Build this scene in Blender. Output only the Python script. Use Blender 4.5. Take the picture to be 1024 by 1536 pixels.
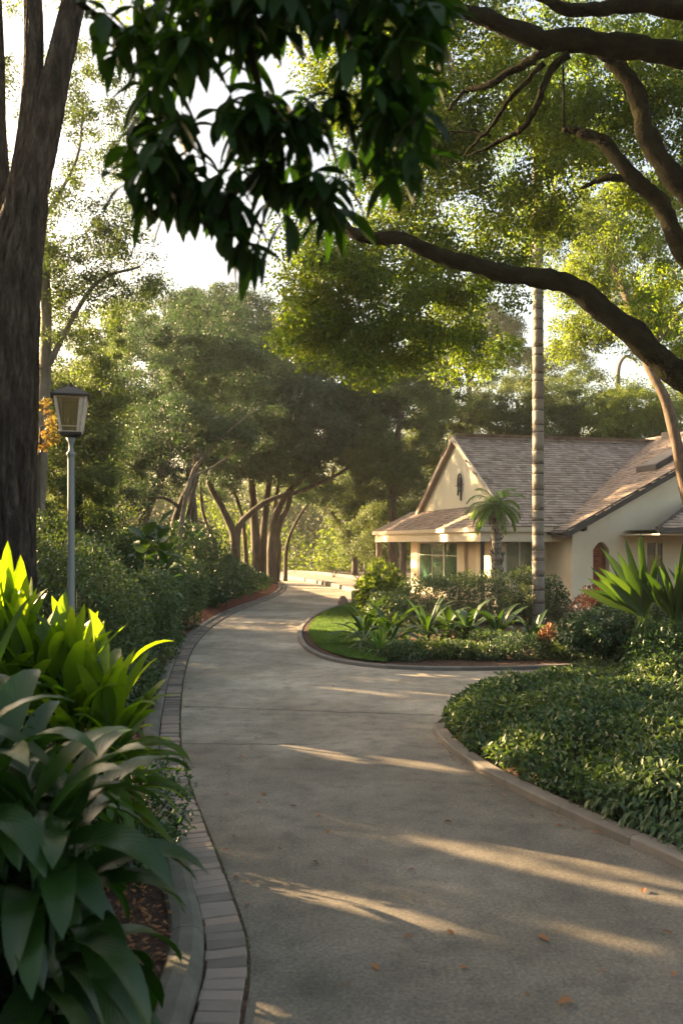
import bpy, math, random
import numpy as np
from mathutils import Vector
R = math.radians
for o in list(bpy.data.objects):
    bpy.data.objects.remove(o)
SC = bpy.context.scene
COL = SC.collection
random.seed(7)
RNG = np.random.default_rng(11)

# ------------------------------------------------------------------ camera
F = 1300.0; HY = 814.0; CZ = 2.0
cam_d = bpy.data.cameras.new('camera')
cam = bpy.data.objects.new('camera', cam_d); COL.objects.link(cam)
cam.location = (0, 0, CZ); cam.rotation_euler = (R(90), 0, 0)
cam_d.sensor_fit = 'VERTICAL'; cam_d.sensor_height = 36.0
cam_d.lens = F*36/1536
cam_d.shift_y = (HY-768)/1536
cam_d.clip_start = 0.05; cam_d.clip_end = 1500
cam_d.dof.use_dof = True; cam_d.dof.focus_distance = 11.0; cam_d.dof.aperture_fstop = 2.8
SC.camera = cam

# ------------------------------------------------------------------ light
SUN_AZ, SUN_EL = 60.0, 17.0          # degrees left of the view direction, height
SD = np.array([-math.sin(R(SUN_AZ))*math.cos(R(SUN_EL)), math.cos(R(SUN_AZ))*math.cos(R(SUN_EL)), math.sin(R(SUN_EL))])
w = bpy.data.worlds.new('World'); SC.world = w; w.use_nodes = True
nt = w.node_tree; nt.nodes.clear()
sky = nt.nodes.new('ShaderNodeTexSky'); sky.sky_type = 'NISHITA'; sky.sun_disc = False
sky.sun_elevation = R(SUN_EL); sky.sun_rotation = R(-SUN_AZ)
sky.air_density = 1.0; sky.dust_density = 4.0; sky.ozone_density = 0.6
tint = nt.nodes.new('ShaderNodeMix'); tint.data_type = 'RGBA'; tint.blend_type = 'MULTIPLY'
tint.inputs[0].default_value = 1.0; tint.inputs[7].default_value = (1.0, 0.885, 0.76, 1)
bg = nt.nodes.new('ShaderNodeBackground'); bg.inputs[1].default_value = 0.066
wo = nt.nodes.new('ShaderNodeOutputWorld')
nt.links.new(sky.outputs[0], tint.inputs[6]); nt.links.new(tint.outputs[2], bg.inputs[0]); nt.links.new(bg.outputs[0], wo.inputs[0])
sl = bpy.data.lights.new('sun', 'SUN'); sl.energy = 5.0; sl.angle = R(0.5); sl.color = (1.0, 0.69, 0.37)
so = bpy.data.objects.new('sun', sl); COL.objects.link(so)
so.rotation_euler = Vector(SD).to_track_quat('Z', 'Y').to_euler(); so.location = (-20, 12, 10)
SC.view_settings.view_transform = 'Standard'; SC.view_settings.look = 'None'
SC.view_settings.exposure = 3.15; SC.view_settings.gamma = 1.0
cy = SC.cycles
cy.max_bounces = 6; cy.diffuse_bounces = 3; cy.glossy_bounces = 2; cy.transmission_bounces = 4
cy.transparent_max_bounces = 6; cy.volume_bounces = 0
cy.use_denoising = True
cy.sample_clamp_indirect = 6.0
cy.caustics_reflective = False; cy.caustics_refractive = False

# ------------------------------------------------------------------ helpers
def P(px, py, D):
    return np.array([(px-512)/F*D, D, CZ+(HY-py)/F*D])
def G(px, py, z=0.0):
    D = (CZ-z)*F/(py-HY)
    return np.array([(px-512)/F*D, D, z])

def tag(o, label=None, cat=None, group=None, kind=None):
    if label: o['label'] = label
    if cat: o['category'] = cat
    if group: o['group'] = group
    if kind: o['kind'] = kind
    return o
def thing(name, label, cat, loc=(0, 0, 0), rz=0, group=None):
    o = bpy.data.objects.new(name, None); COL.objects.link(o)
    o.location = [float(c) for c in loc]; o.rotation_euler = (0, 0, rz); o.empty_display_size = .2
    return tag(o, label, cat, group)

def mesh_np(name, V, Q, mat, parent=None, luv=None, smooth=False, origin=None):
    """V (n,3) verts, Q (m,4) or list of faces"""
    V = np.asarray(V, dtype=np.float32)
    if origin is not None: V = V-np.asarray(origin, dtype=np.float32)
    me = bpy.data.meshes.new(name)
    if isinstance(Q, np.ndarray):
        m, k = Q.shape
        me.vertices.add(len(V)); me.vertices.foreach_set('co', V.ravel())
        me.loops.add(m*k); me.loops.foreach_set('vertex_index', Q.astype(np.int32).ravel())
        me.polygons.add(m)
        me.polygons.foreach_set('loop_start', np.arange(0, m*k, k, dtype=np.int32))
        me.polygons.foreach_set('loop_total', np.full(m, k, dtype=np.int32))
        me.update(calc_edges=True)
    else:
        me.from_pydata([tuple(map(float, v)) for v in V], [], [tuple(map(int, f)) for f in Q]); me.update()
    if luv is not None:
        a = me.attributes.new('luv', 'FLOAT_VECTOR', 'POINT')
        a.data.foreach_set('vector', np.asarray(luv, dtype=np.float32).ravel())
    if smooth:
        me.polygons.foreach_set('use_smooth', np.ones(len(me.polygons), dtype=bool))
    me.materials.append(mat)
    o = bpy.data.objects.new(name, me); COL.objects.link(o)
    if parent is not None: o.parent = parent
    return o

class MB:
    """collects boxes, prisms, tubes and lathes -> one mesh"""
    def __init__(s): s.v = []; s.f = []; s.r = []
    def add(s, vs, fs, r=None):
        b = len(s.v); s.v += [tuple(map(float, v)) for v in vs]; s.f += [tuple(i+b for i in f) for f in fs]
        r = random.random() if r is None else r
        s.r += [r]*len(vs)
    def box(s, x0, x1, y0, y1, z0, z1, r=None):
        s.add([(x0, y0, z0), (x1, y0, z0), (x1, y1, z0), (x0, y1, z0), (x0, y0, z1), (x1, y0, z1), (x1, y1, z1), (x0, y1, z1)],
              [(3, 2, 1, 0), (4, 5, 6, 7), (0, 1, 5, 4), (1, 2, 6, 5), (2, 3, 7, 6), (3, 0, 4, 7)], r)
    def prism(s, pts, d, r=None):
        """closed outline pts (3d) pushed by vector d"""
        n = len(pts); a = [np.array(p, float) for p in pts]; b = [p+np.array(d, float) for p in a]
        s.add(a+b, [tuple(range(n))[::-1], tuple(range(n, 2*n))]+[(i, (i+1) % n, n+(i+1) % n, n+i) for i in range(n)], r)
    def lathe(s, prof, n=12, c=(0, 0, 0), r=None, rot=0):
        vs = []; fs = []
        for (rad, z) in prof:
            for k in range(n):
                a = 2*math.pi*k/n+rot
                vs.append((c[0]+rad*math.cos(a), c[1]+rad*math.sin(a), c[2]+z))
        for i in range(len(prof)-1):
            for k in range(n):
                fs.append((i*n+k, i*n+(k+1) % n, (i+1)*n+(k+1) % n, (i+1)*n+k))
        fs.append(tuple(range(n))[::-1]); fs.append(tuple((len(prof)-1)*n+k for k in range(n)))
        s.add(vs, fs, r)
    def tube(s, pts, rad, n=6, r=None, jit=0.0):
        pts = [np.array(p, float) for p in pts]; m = len(pts)
        if not hasattr(rad, '__len__'): rad = [rad]*m
        vs = []; fs = []
        up = np.array([0.13, 0.31, 0.94])
        for i, p in enumerate(pts):
            t = pts[min(i+1, m-1)]-pts[max(i-1, 0)]; t = t/(np.linalg.norm(t)+1e-9)
            x = np.cross(t, up)
            if np.linalg.norm(x) < .2: x = np.cross(t, np.array([1., 0, 0]))
            if i and np.dot(x, px_) < 0 and abs(t[2]) < .9: pass
            if i:
                x = px_-t*np.dot(px_, t)
            x = x/np.linalg.norm(x); px_ = x
            y = np.cross(t, x)
            for k in range(n):
                a = 2*math.pi*k/n
                rr = rad[i]*(1+(jit*math.sin(3*a+i*.7)+jit*.7*math.sin(5*a+i*.35+1) if jit else 0))
                vs.append(p+rr*(math.cos(a)*x+math.sin(a)*y))
        for i in range(m-1):
            for k in range(n):
                fs.append((i*n+k, i*n+(k+1) % n, (i+1)*n+(k+1) % n, (i+1)*n+k))
        fs.append(tuple(range(n))[::-1]); fs.append(tuple((m-1)*n+k for k in range(n)))
        s.add(vs, fs, r)
    def build(s, name, mat, parent=None, smooth=False, origin=None, bevel=0):
        luv = [(0, 0, q) for q in s.r]
        o = mesh_np(name, s.v, s.f, mat, parent, luv, smooth, origin)
        if bevel:
            m = o.modifiers.new('bevel', 'BEVEL'); m.width = bevel; m.segments = 2; m.limit_method = 'ANGLE'
        return o

def crom(pts, n=6):
    """Catmull-Rom through points"""
    p = [np.array(q, float) for q in pts]; p = [2*p[0]-p[1]]+p+[2*p[-1]-p[-2]]
    out = []
    for i in range(1, len(p)-2):
        a, b, c, d = p[i-1:i+3]
        for k in range(n):
            t = k/n
            out.append(.5*((2*b)+(c-a)*t+(2*a-5*b+4*c-d)*t*t+(3*b-a-3*c+d)*t**3))
    out.append(p[-2]); return out
def resample(pts, step):
    out = [pts[0]]; acc = 0
    for a, b in zip(pts[:-1], pts[1:]):
        L = np.linalg.norm(b-a); t = step-acc
        while t <= L:
            out.append(a+(b-a)*t/L); t += step
        acc = (acc+L) % step
    return out
def offset(pts, d):
    """shift a ground polyline sideways (left of travel = +)"""
    o = []
    for i, p in enumerate(pts):
        t = pts[min(i+1, len(pts)-1)]-pts[max(i-1, 0)]; t = t/(np.linalg.norm(t)+1e-9)
        dd = d[i] if hasattr(d, '__len__') else d
        o.append(p+np.array([-t[1], t[0], 0])*dd)
    return o

# ------------------------------------------------------------------ materials
def newmat(name):
    m = bpy.data.materials.new(name); m.use_nodes = True; nt = m.node_tree; nt.nodes.clear()
    return m, nt, nt.nodes, nt.links
def ramp(N, cols, poss=None):
    r = N.new('ShaderNodeValToRGB'); e = r.color_ramp.elements
    n = len(cols); poss = poss or [i/(n-1) for i in range(n)]
    while len(e) < n: e.new(.5)
    for i in range(n):
        e[i].position = poss[i]; c = cols[i]; e[i].color = (c[0], c[1], c[2], 1)
    return r
def leafmat(name, cols, transl=.35, tcol=None, rough=.5, spec=.35, vein=0.0, patch=1.2):
    """cols: leaf tones picked by a per leaf random number and a slow object-space noise"""
    m, nt, N, L = newmat(name)
    at = N.new('ShaderNodeAttribute'); at.attribute_name = 'luv'
    sp = N.new('ShaderNodeSeparateXYZ'); L.new(at.outputs['Vector'], sp.inputs[0])
    tc = N.new('ShaderNodeTexCoord'); no = N.new('ShaderNodeTexNoise'); no.inputs['Scale'].default_value = patch
    no.inputs['Detail'].default_value = 1.0
    L.new(tc.outputs['Object'], no.inputs['Vector'])
    a = N.new('ShaderNodeMath'); a.operation = 'MULTIPLY_ADD'; a.inputs[1].default_value = .55; L.new(sp.outputs[2], a.inputs[0])
    b = N.new('ShaderNodeMath'); b.operation = 'MULTIPLY_ADD'; b.inputs[1].default_value = 1.3; b.inputs[2].default_value = -.42
    L.new(no.outputs['Fac'], b.inputs[0]); L.new(b.outputs[0], a.inputs[2])
    r = ramp(N, cols); L.new(a.outputs[0], r.inputs[0])
    p = N.new('ShaderNodeBsdfPrincipled'); L.new(r.outputs[0], p.inputs['Base Color'])
    p.inputs['Roughness'].default_value = rough; p.inputs['Specular IOR Level'].default_value = spec
    tr = N.new('ShaderNodeBsdfTranslucent')
    mc = N.new('ShaderNodeMix'); mc.data_type = 'RGBA'; mc.blend_type = 'MULTIPLY'; mc.inputs[0].default_value = 1
    L.new(r.outputs[0], mc.inputs[6]); mc.inputs[7].default_value = (*(tcol or (3.0, 2.8, .9)), 1)
    L.new(mc.outputs[2], tr.inputs[0])
    if vein:
        mu = N.new('ShaderNodeMath'); mu.operation = 'ABSOLUTE'; L.new(sp.outputs[0], mu.inputs[0])
        wv = N.new('ShaderNodeMath'); wv.operation = 'MULTIPLY_ADD'; wv.inputs[1].default_value = -22; L.new(mu.outputs[0], wv.inputs[0])
        w2 = N.new('ShaderNodeMath'); w2.operation = 'MULTIPLY'; w2.inputs[1].default_value = 90; L.new(sp.outputs[1], w2.inputs[0])
        L.new(w2.outputs[0], wv.inputs[2])
        sn = N.new('ShaderNodeMath'); sn.operation = 'SINE'; L.new(wv.outputs[0], sn.inputs[0])
        n2 = N.new('ShaderNodeTexNoise'); n2.inputs['Scale'].default_value = 9; L.new(tc.outputs['Object'], n2.inputs['Vector'])
        ad = N.new('ShaderNodeMath'); ad.operation = 'MULTIPLY_ADD'; ad.inputs[1].default_value = 6; L.new(n2.outputs['Fac'], ad.inputs[0]); L.new(sn.outputs[0], ad.inputs[2])
        bp = N.new('ShaderNodeBump'); bp.inputs['Strength'].default_value = vein; bp.inputs['Distance'].default_value = .004
        L.new(ad.outputs[0], bp.inputs['Height']); L.new(bp.outputs[0], p.inputs['Normal'])
    mx = N.new('ShaderNodeMixShader'); mx.inputs[0].default_value = transl
    L.new(p.outputs[0], mx.inputs[1]); L.new(tr.outputs[0], mx.inputs[2])
    o = N.new('ShaderNodeOutputMaterial'); L.new(mx.outputs[0], o.inputs[0])
    return m
def rockmat(name, cols, scale=4.0, rough=.85, bump=.3, bdist=.01, stretch=(1, 1, 1), detail=6, fine=0, use_r=0.0, poss=None, spec=.25):
    """mineral / bark / plaster: noise picks a tone, finer noise gives relief"""
    m, nt, N, L = newmat(name)
    tc = N.new('ShaderNodeTexCoord'); mp = N.new('ShaderNodeMapping'); mp.inputs['Scale'].default_value = stretch
    L.new(tc.outputs['Object'], mp.inputs[0])
    no = N.new('ShaderNodeTexNoise'); no.inputs['Scale'].default_value = scale; no.inputs['Detail'].default_value = detail
    no.inputs['Roughness'].default_value = .65; L.new(mp.outputs[0], no.inputs['Vector'])
    fac = no.outputs['Fac']
    if use_r:
        at = N.new('ShaderNodeAttribute'); at.attribute_name = 'luv'
        sp = N.new('ShaderNodeSeparateXYZ'); L.new(at.outputs['Vector'], sp.inputs[0])
        a = N.new('ShaderNodeMath'); a.operation = 'MULTIPLY_ADD'; a.inputs[1].default_value = use_r; a.inputs[2].default_value = 0
        L.new(sp.outputs[2], a.inputs[0])
        b = N.new('ShaderNodeMath'); b.operation = 'MULTIPLY_ADD'; b.inputs[1].default_value = 1-use_r; L.new(fac, b.inputs[0]); L.new(a.outputs[0], b.inputs[2])
        fac = b.outputs[0]
    if not poss: poss = [.28+.44*i/(len(cols)-1) for i in range(len(cols))] if not use_r else [.15+.7*i/(len(cols)-1) for i in range(len(cols))]
    r = ramp(N, cols, poss); L.new(fac, r.inputs[0])
    p = N.new('ShaderNodeBsdfPrincipled'); L.new(r.outputs[0], p.inputs['Base Color']); p.inputs['Roughness'].default_value = rough
    p.inputs['Specular IOR Level'].default_value = spec
    n2 = N.new('ShaderNodeTexNoise'); n2.inputs['Scale'].default_value = fine or scale*5; n2.inputs['Detail'].default_value = 5
    L.new(mp.outputs[0], n2.inputs['Vector'])
    bp = N.new('ShaderNodeBump'); bp.inputs['Strength'].default_value = bump; bp.inputs['Distance'].default_value = bdist
    L.new(n2.outputs['Fac'], bp.inputs['Height']); L.new(bp.outputs[0], p.inputs['Normal'])
    o = N.new('ShaderNodeOutputMaterial'); L.new(p.outputs[0], o.inputs[0])
    return m
def plain(name, col, rough=.5, metal=0.0, spec=.5):
    return rockmat(name, [tuple(c*.85 for c in col), tuple(min(1, c*1.1) for c in col)], 9, rough, .1, .002)

M = {}
M['oakleaf'] = leafmat('oak_leaf', [(.022, .048, .010), (.045, .088, .016), (.080, .130, .020), (.13, .17, .03)], .52, (3.0, 2.6, .7), .45)
M['farleaf'] = leafmat('far_leaf', [(.030, .050, .020), (.050, .078, .030), (.085, .115, .042)], .35, (2.6, 2.3, .9), .6, patch=.35)
M['greyleaf'] = leafmat('grey_green_leaf', [(.024, .046, .026), (.042, .072, .040), (.076, .112, .060)], .28, (2.0, 2.2, 1.0), .6, patch=.3)
M['yellowleaf'] = leafmat('yellow_green_leaf', [(.050, .085, .014), (.085, .125, .022), (.13, .17, .032)], .46, (2.4, 2.3, .7), .5, patch=.6)
M['softleaf'] = leafmat('soft_green_leaf', [(.034, .058, .022), (.060, .090, .034), (.098, .132, .048)], .34, (2.4, 2.4, .9), .55, patch=.6)
M['shrubleaf'] = leafmat('shrub_leaf', [(.034, .060, .024), (.062, .098, .042), (.11, .15, .070)], .28, (2.4, 2.4, .9), .38, .5, patch=1.5)
M['groundleaf'] = leafmat('ground_cover_leaf', [(.022, .045, .016), (.042, .074, .028), (.075, .112, .044), (.12, .155, .06)], .22, (2.2, 2.4, .9), .45, .35, patch=1.6)
M['hedgeleaf'] = leafmat('hedge_leaf', [(.016, .045, .014), (.030, .070, .022), (.055, .10, .034)], .2, (2.2, 2.2, .8), .35, .5, patch=1.0)
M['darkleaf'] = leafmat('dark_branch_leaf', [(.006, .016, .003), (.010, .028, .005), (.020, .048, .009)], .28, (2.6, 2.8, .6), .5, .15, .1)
M['broadleaf'] = leafmat('broad_leaf', [(.009, .028, .005), (.018, .048, .008), (.036, .078, .012)], .22, (2.6, 3.0, .5), .36, .45, .10, patch=2.0)
M['limeleaf'] = leafmat('lime_leaf', [(.030, .075, .008), (.055, .115, .010), (.085, .15, .012)], .55, (4.6, 3.5, .4), .35, .5, .3, patch=2.0)
M['fanleaf'] = leafmat('fan_leaf', [(.016, .040, .009), (.030, .065, .012), (.052, .092, .020)], .2, (2.6, 2.6, .6), .35, .5, .3, patch=1.0)
M['palmleaf'] = leafmat('palm_leaf', [(.055, .105, .030), (.09, .155, .035), (.14, .20, .06)], .35, (2.2, 2.4, .8), .45, patch=1.0)
M['orangeleaf'] = leafmat('orange_leaf', [(.07, .10, .02), (.16, .14, .03), (.26, .15, .04)], .4, (1.8, 1.4, .9), .5)  # orange of the low sun on leaves, put into the leaf colour
M['redleaf'] = leafmat('red_leaf', [(.06, .030, .018), (.10, .045, .025), (.07, .06, .025)], .3, (1.8, 1.2, 1.0), .5)
M['dryleaf'] = leafmat('dry_leaf', [(.09, .045, .02), (.20, .09, .035), (.36, .15, .05)], .1, (1.2, 1.1, 1.0), .6)
M['turf'] = leafmat('turf_blade', [(.045, .092, .018), (.070, .128, .026), (.10, .165, .04)], .3, (1.8, 1.9, .6), .6, patch=1.2)
M['bark'] = rockmat('oak_bark', [(.035, .030, .024), (.075, .062, .048), (.13, .11, .085)], 5, .9, .8, .03, (1, 1, .3))
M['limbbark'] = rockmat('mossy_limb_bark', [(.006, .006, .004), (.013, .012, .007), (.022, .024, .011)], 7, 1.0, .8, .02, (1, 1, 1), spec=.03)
M['bigbark'] = rockmat('furrowed_bark', [(.014, .011, .009), (.046, .038, .031), (.105, .088, .073)], 14, .9, 1.0, .06, (1, 1, .28), 9, 34, spec=.1)
M['greybark'] = rockmat('grey_bark', [(.10, .085, .070), (.17, .15, .125), (.25, .225, .19)], 6, .9, .6, .02, (1, 1, .4))
M['tanbark'] = rockmat('tan_bark', [(.05, .036, .026), (.10, .075, .055), (.16, .125, .095)], 6, .9, .6, .02, (1, 1, .6), spec=.1)
M['palmbark'] = rockmat('palm_bark', [(.075, .066, .056), (.19, .175, .155), (.27, .25, .225)], 5, .9, .7, .02, (1, 1, 3.5), use_r=.5)
M['stucco'] = rockmat('stucco', [(.58, .50, .37), (.64, .565, .43), (.70, .625, .48)], 1.2, .9, .25, .004, fine=60)
M['gablestucco'] = rockmat('gable_stucco', [(.54, .52, .40), (.60, .575, .45)], 1.2, .9, .25, .004, fine=60)
M['trim'] = rockmat('cream_trim', [(.46, .39, .30), (.56, .48, .37)], 3, .7, .1, .002)
M['soffit'] = rockmat('soffit_board', [(.22, .16, .12), (.30, .23, .17)], 3, .8, .2, .004)
M['darktrim'] = rockmat('dark_trim', [(.035, .032, .034), (.06, .055, .055)], 4, .6, .1, .002)
M['white'] = rockmat('white_frame', [(.42, .42, .38), (.52, .51, .47)], 4, .5, .05, .001)
M['shingle'] = rockmat('roof_shingle', [(.14, .105, .082), (.25, .198, .160), (.32, .26, .215), (.39, .33, .28)], 2.2, .9, .5, .006, fine=30, use_r=.4)
M['redbrick'] = rockmat('red_brick', [(.14, .035, .022), (.24, .065, .04), (.32, .11, .07)], 6, .9, .4, .004, use_r=.6)
M['paver'] = rockmat('brick_paver', [(.115, .10, .084), (.18, .155, .128), (.25, .21, .175), (.31, .225, .17)], 6, .9, .6, .006, fine=70, use_r=.6)
M['iron'] = rockmat('wrought_iron', [(.02, .022, .03), (.04, .042, .05)], 9, .5, .2, .002)
M['polemetal'] = rockmat('pole_paint', [(.17, .19, .19), (.24, .26, .25)], 5, .55, .2, .002, (1, 1, .3))
M['lampcap'] = rockmat('lamp_cap', [(.03, .026, .024), (.06, .05, .045)], 6, .5, .2, .002)
M['lampframe'] = rockmat('lamp_frame', [(.40, .32, .25), (.58, .50, .41)], 12, .6, .3, .002)
M['kerbconc'] = rockmat('kerb_concrete', [(.075, .072, .056), (.12, .115, .092), (.17, .16, .13)], 3, .9, .6, .006, fine=60)
M['kerbstone'] = rockmat('kerb_stone', [(.11, .098, .084), (.165, .150, .130), (.22, .20, .175)], 3, .9, .6, .006, fine=60, use_r=.4)
M['mulch'] = rockmat('mulch', [(.028, .018, .012), (.070, .040, .026), (.13, .075, .045)], 14, .95, 1.0, .03, fine=60)
M['redmulch'] = rockmat('red_mulch', [(.07, .025, .016), (.15, .05, .032), (.22, .085, .05)], 16, .95, 1.0, .03, fine=60)
M['soil'] = rockmat('soil', [(.04, .032, .02), (.08, .065, .038), (.12, .10, .055)], 2, .95, 1.0, .03, fine=20)
M['lawn'] = rockmat('lawn_base', [(.035, .075, .014), (.06, .11, .024)], 3, .95, .6, .02, fine=90)
M['boulder'] = rockmat('boulder', [(.25, .22, .18), (.40, .35, .29)], 3, .9, .6, .02)
M['terrace'] = rockmat('terrace_paving', [(.16, .11, .085), (.24, .175, .14), (.32, .24, .19)], 2.5, .9, .4, .006, fine=40)

def glassmat(name, col, rough=.04):
    m, nt, N, L = newmat(name)
    tc = N.new('ShaderNodeTexCoord'); wv = N.new('ShaderNodeTexWave'); wv.inputs['Scale'].default_value = 5; wv.inputs['Distortion'].default_value = 1.5
    L.new(tc.outputs['Object'], wv.inputs['Vector'])
    r = ramp(N, [tuple(c*.45 for c in col), col]); L.new(wv.outputs['Fac'], r.inputs[0])
    p = N.new('ShaderNodeBsdfPrincipled'); L.new(r.outputs[0], p.inputs['Base Color']); p.inputs['Roughness'].default_value = rough
    p.inputs['Specular IOR Level'].default_value = 1.0
    p.inputs['Coat Weight'].default_value = .6; p.inputs['Coat Roughness'].default_value = .02
    o = N.new('ShaderNodeOutputMaterial'); L.new(p.outputs[0], o.inputs[0]); return m
M['glass'] = glassmat('window_glass', (.07, .17, .11))
M['darkglass'] = glassmat('dark_window_glass', (.015, .03, .02))
def lampglass():
    m, nt, N, L = newmat('lamp_glass')
    g = N.new('ShaderNodeBsdfGlossy'); g.inputs['Roughness'].default_value = .12; g.inputs[0].default_value = (.8, .85, .8, 1)
    t = N.new('ShaderNodeBsdfTransparent'); t.inputs[0].default_value = (.42, .50, .40, 1)
    mx = N.new('ShaderNodeMixShader'); mx.inputs[0].default_value = .12
    L.new(t.outputs[0], mx.inputs[1]); L.new(g.outputs[0], mx.inputs[2])
    o = N.new('ShaderNodeOutputMaterial'); L.new(mx.outputs[0], o.inputs[0]); return m
M['lampglass'] = lampglass()
def concrete():
    m, nt, N, L = newmat('driveway_concrete')
    tc = N.new('ShaderNodeTexCoord')
    def noise(s, d, r=.6):
        n = N.new('ShaderNodeTexNoise'); n.inputs['Scale'].default_value = s; n.inputs['Detail'].default_value = d; n.inputs['Roughness'].default_value = r
        L.new(tc.outputs['Object'], n.inputs['Vector']); return n.outputs['Fac']
    big = noise(.55, 5, .65); mid = noise(5, 4); fine = noise(48, 6, .95)
    r1 = ramp(N, [(.090, .079, .062), (.136, .122, .098), (.19, .173, .142)], [.34, .5, .64]); L.new(big, r1.inputs[0])
    r2 = ramp(N, [(.62, .61, .60), (1, 1, 1), (1.18, 1.15, 1.1)], [.3, .5, .75]); L.new(mid, r2.inputs[0])
    r3 = ramp(N, [(.30, .29, .28), (.95, .95, .95), (2.1, 2.05, 1.9)], [.36, .5, .66]); L.new(fine, r3.inputs[0])
    a = N.new('ShaderNodeMix'); a.data_type = 'RGBA'; a.blend_type = 'MULTIPLY'; a.inputs[0].default_value = .8
    L.new(r1.outputs[0], a.inputs[6]); L.new(r2.outputs[0], a.inputs[7])
    b = N.new('ShaderNodeMix'); b.data_type = 'RGBA'; b.blend_type = 'MULTIPLY'; b.inputs[0].default_value = .85
    L.new(a.outputs[2], b.inputs[6]); L.new(r3.outputs[0], b.inputs[7])
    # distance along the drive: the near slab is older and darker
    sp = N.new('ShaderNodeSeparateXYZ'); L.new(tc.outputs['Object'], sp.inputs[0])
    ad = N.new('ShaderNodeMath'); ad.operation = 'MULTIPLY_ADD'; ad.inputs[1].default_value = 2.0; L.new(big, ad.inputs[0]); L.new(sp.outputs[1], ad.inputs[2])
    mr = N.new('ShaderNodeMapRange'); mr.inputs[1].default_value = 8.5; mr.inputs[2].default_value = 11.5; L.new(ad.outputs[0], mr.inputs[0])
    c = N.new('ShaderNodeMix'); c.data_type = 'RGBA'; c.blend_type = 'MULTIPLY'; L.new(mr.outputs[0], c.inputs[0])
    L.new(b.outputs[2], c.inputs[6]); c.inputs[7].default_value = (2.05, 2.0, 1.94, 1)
    vo = N.new('ShaderNodeTexVoronoi'); vo.feature = 'DISTANCE_TO_EDGE'; vo.inputs['Scale'].default_value = .22
    nn = N.new('ShaderNodeTexNoise'); nn.inputs['Scale'].default_value = 1.3; nn.inputs['Detail'].default_value = 5
    L.new(tc.outputs['Object'], nn.inputs['Vector'])
    vm = N.new('ShaderNodeVectorMath'); vm.operation = 'MULTIPLY_ADD'; vm.inputs[1].default_value = (1.2, 1.2, 0)
    L.new(nn.outputs['Color'], vm.inputs[0]); L.new(tc.outputs['Object'], vm.inputs[2]); L.new(vm.outputs[0], vo.inputs['Vector'])
    cr = N.new('ShaderNodeMapRange'); cr.inputs[1].default_value = 0; cr.inputs[2].default_value = .004; cr.inputs[3].default_value = .55; cr.inputs[4].default_value = 1; L.new(vo.outputs['Distance'], cr.inputs[0])
    d = N.new('ShaderNodeMix'); d.data_type = 'RGBA'; d.blend_type = 'MULTIPLY'; d.inputs[0].default_value = .6
    L.new(c.outputs[2], d.inputs[6]); L.new(cr.outputs[0], d.inputs[7])
    p = N.new('ShaderNodeBsdfPrincipled'); L.new(d.outputs[2], p.inputs['Base Color']); p.inputs['Roughness'].default_value = .72
    p.inputs['Specular IOR Level'].default_value = .4
    bp = N.new('ShaderNodeBump'); bp.inputs['Strength'].default_value = .7; bp.inputs['Distance'].default_value = .004
    L.new(fine, bp.inputs['Height']); L.new(bp.outputs[0], p.inputs['Normal'])
    o = N.new('ShaderNodeOutputMaterial'); L.new(p.outputs[0], o.inputs[0]); return m
M['concrete'] = concrete()

# ------------------------------------------------------------------ gaps in the foliage that let the sun through
def inpoly(x, y, poly):
    n = len(poly); c = np.zeros(len(x), bool); j = n-1
    for i in range(n):
        xi, yi = poly[i][:2]; xj, yj = poly[j][:2]
        c ^= ((yi > y) != (yj > y)) & (x < (xj-xi)*(y-yi)/(yj-yi+1e-12)+xi)
        j = i
    return c
STREAKS = [[G(*q) for q in s] for s in [
    [(640, 1243), (700, 1243), (860, 1283), (1024, 1325), (1050, 1331), (1050, 1343), (1024, 1338), (850, 1296), (700, 1256)],
    [(610, 1255), (700, 1265), (850, 1303), (1024, 1343), (1050, 1349), (1050, 1371), (1024, 1366), (850, 1324), (700, 1284)],
    [(440, 1336), (520, 1341), (640, 1374), (700, 1398), (620, 1400), (500, 1374)],
    [(415, 1116), (470, 1120), (560, 1144), (500, 1143)],
    [(560, 1133), (640, 1142), (705, 1160), (650, 1158), (590, 1147)],
    [(435, 1177), (500, 1183), (540, 1198), (480, 1194)],
    [(360, 1490), (400, 1492), (440, 1545), (370, 1550)],
    [(810, 1376), (900, 1391), (1000, 1428), (950, 1432), (850, 1400)],
    [(390, 857), (480, 860), (600, 868), (700, 884), (700, 906), (545, 904), (490, 895), (434, 878), (390, 866)],
]]
BEAMS = []      # (centre, radius, nearest distance at which foliage is opened)
def beam(c, r, tmin=.8): BEAMS.append((np.array(c, float), r, tmin))
for q in [(30, 885, 5.2), (85, 880, 5.2), (130, 875, 5.2), (180, 900, 5.2), (60, 920, 5.2), (110, 915, 5.2)]: beam(P(*q), .26, .5)
for q in [(200, 925, 5), (235, 955, 5), (250, 985, 4.9), (265, 1010, 4.8), (270, 1045, 4.7), (285, 1075, 4.6)]: beam(P(*q), .17, .35)
for q in [(575, 865, 23.5), (560, 880, 23.5), (590, 875, 23.5)]: beam(P(*q), .5, .6)
for q in [(550, 935, 17), (590, 925, 17.5), (640, 920, 18)]: beam(P(*q), .4, .6)
for q in [(700, 835, 25), (829, 850, 24.9), (829, 880, 24.9), (829, 820, 24.9)]: beam(P(*q), .28, .6)
for yy in range(400, 940, 45): beam(P(806, yy, 20.6), .2, .5)
for q in [(250, 845, 15.6)]: beam(P(*q), .22, .5)
for q in [(735, 1115, 7.6), (720, 1120, 7.6)]: beam(P(*q), .16, .4)
for q in [(1000, 580, 19), (1010, 640, 19)]: beam(P(*q), .4, .5)
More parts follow.
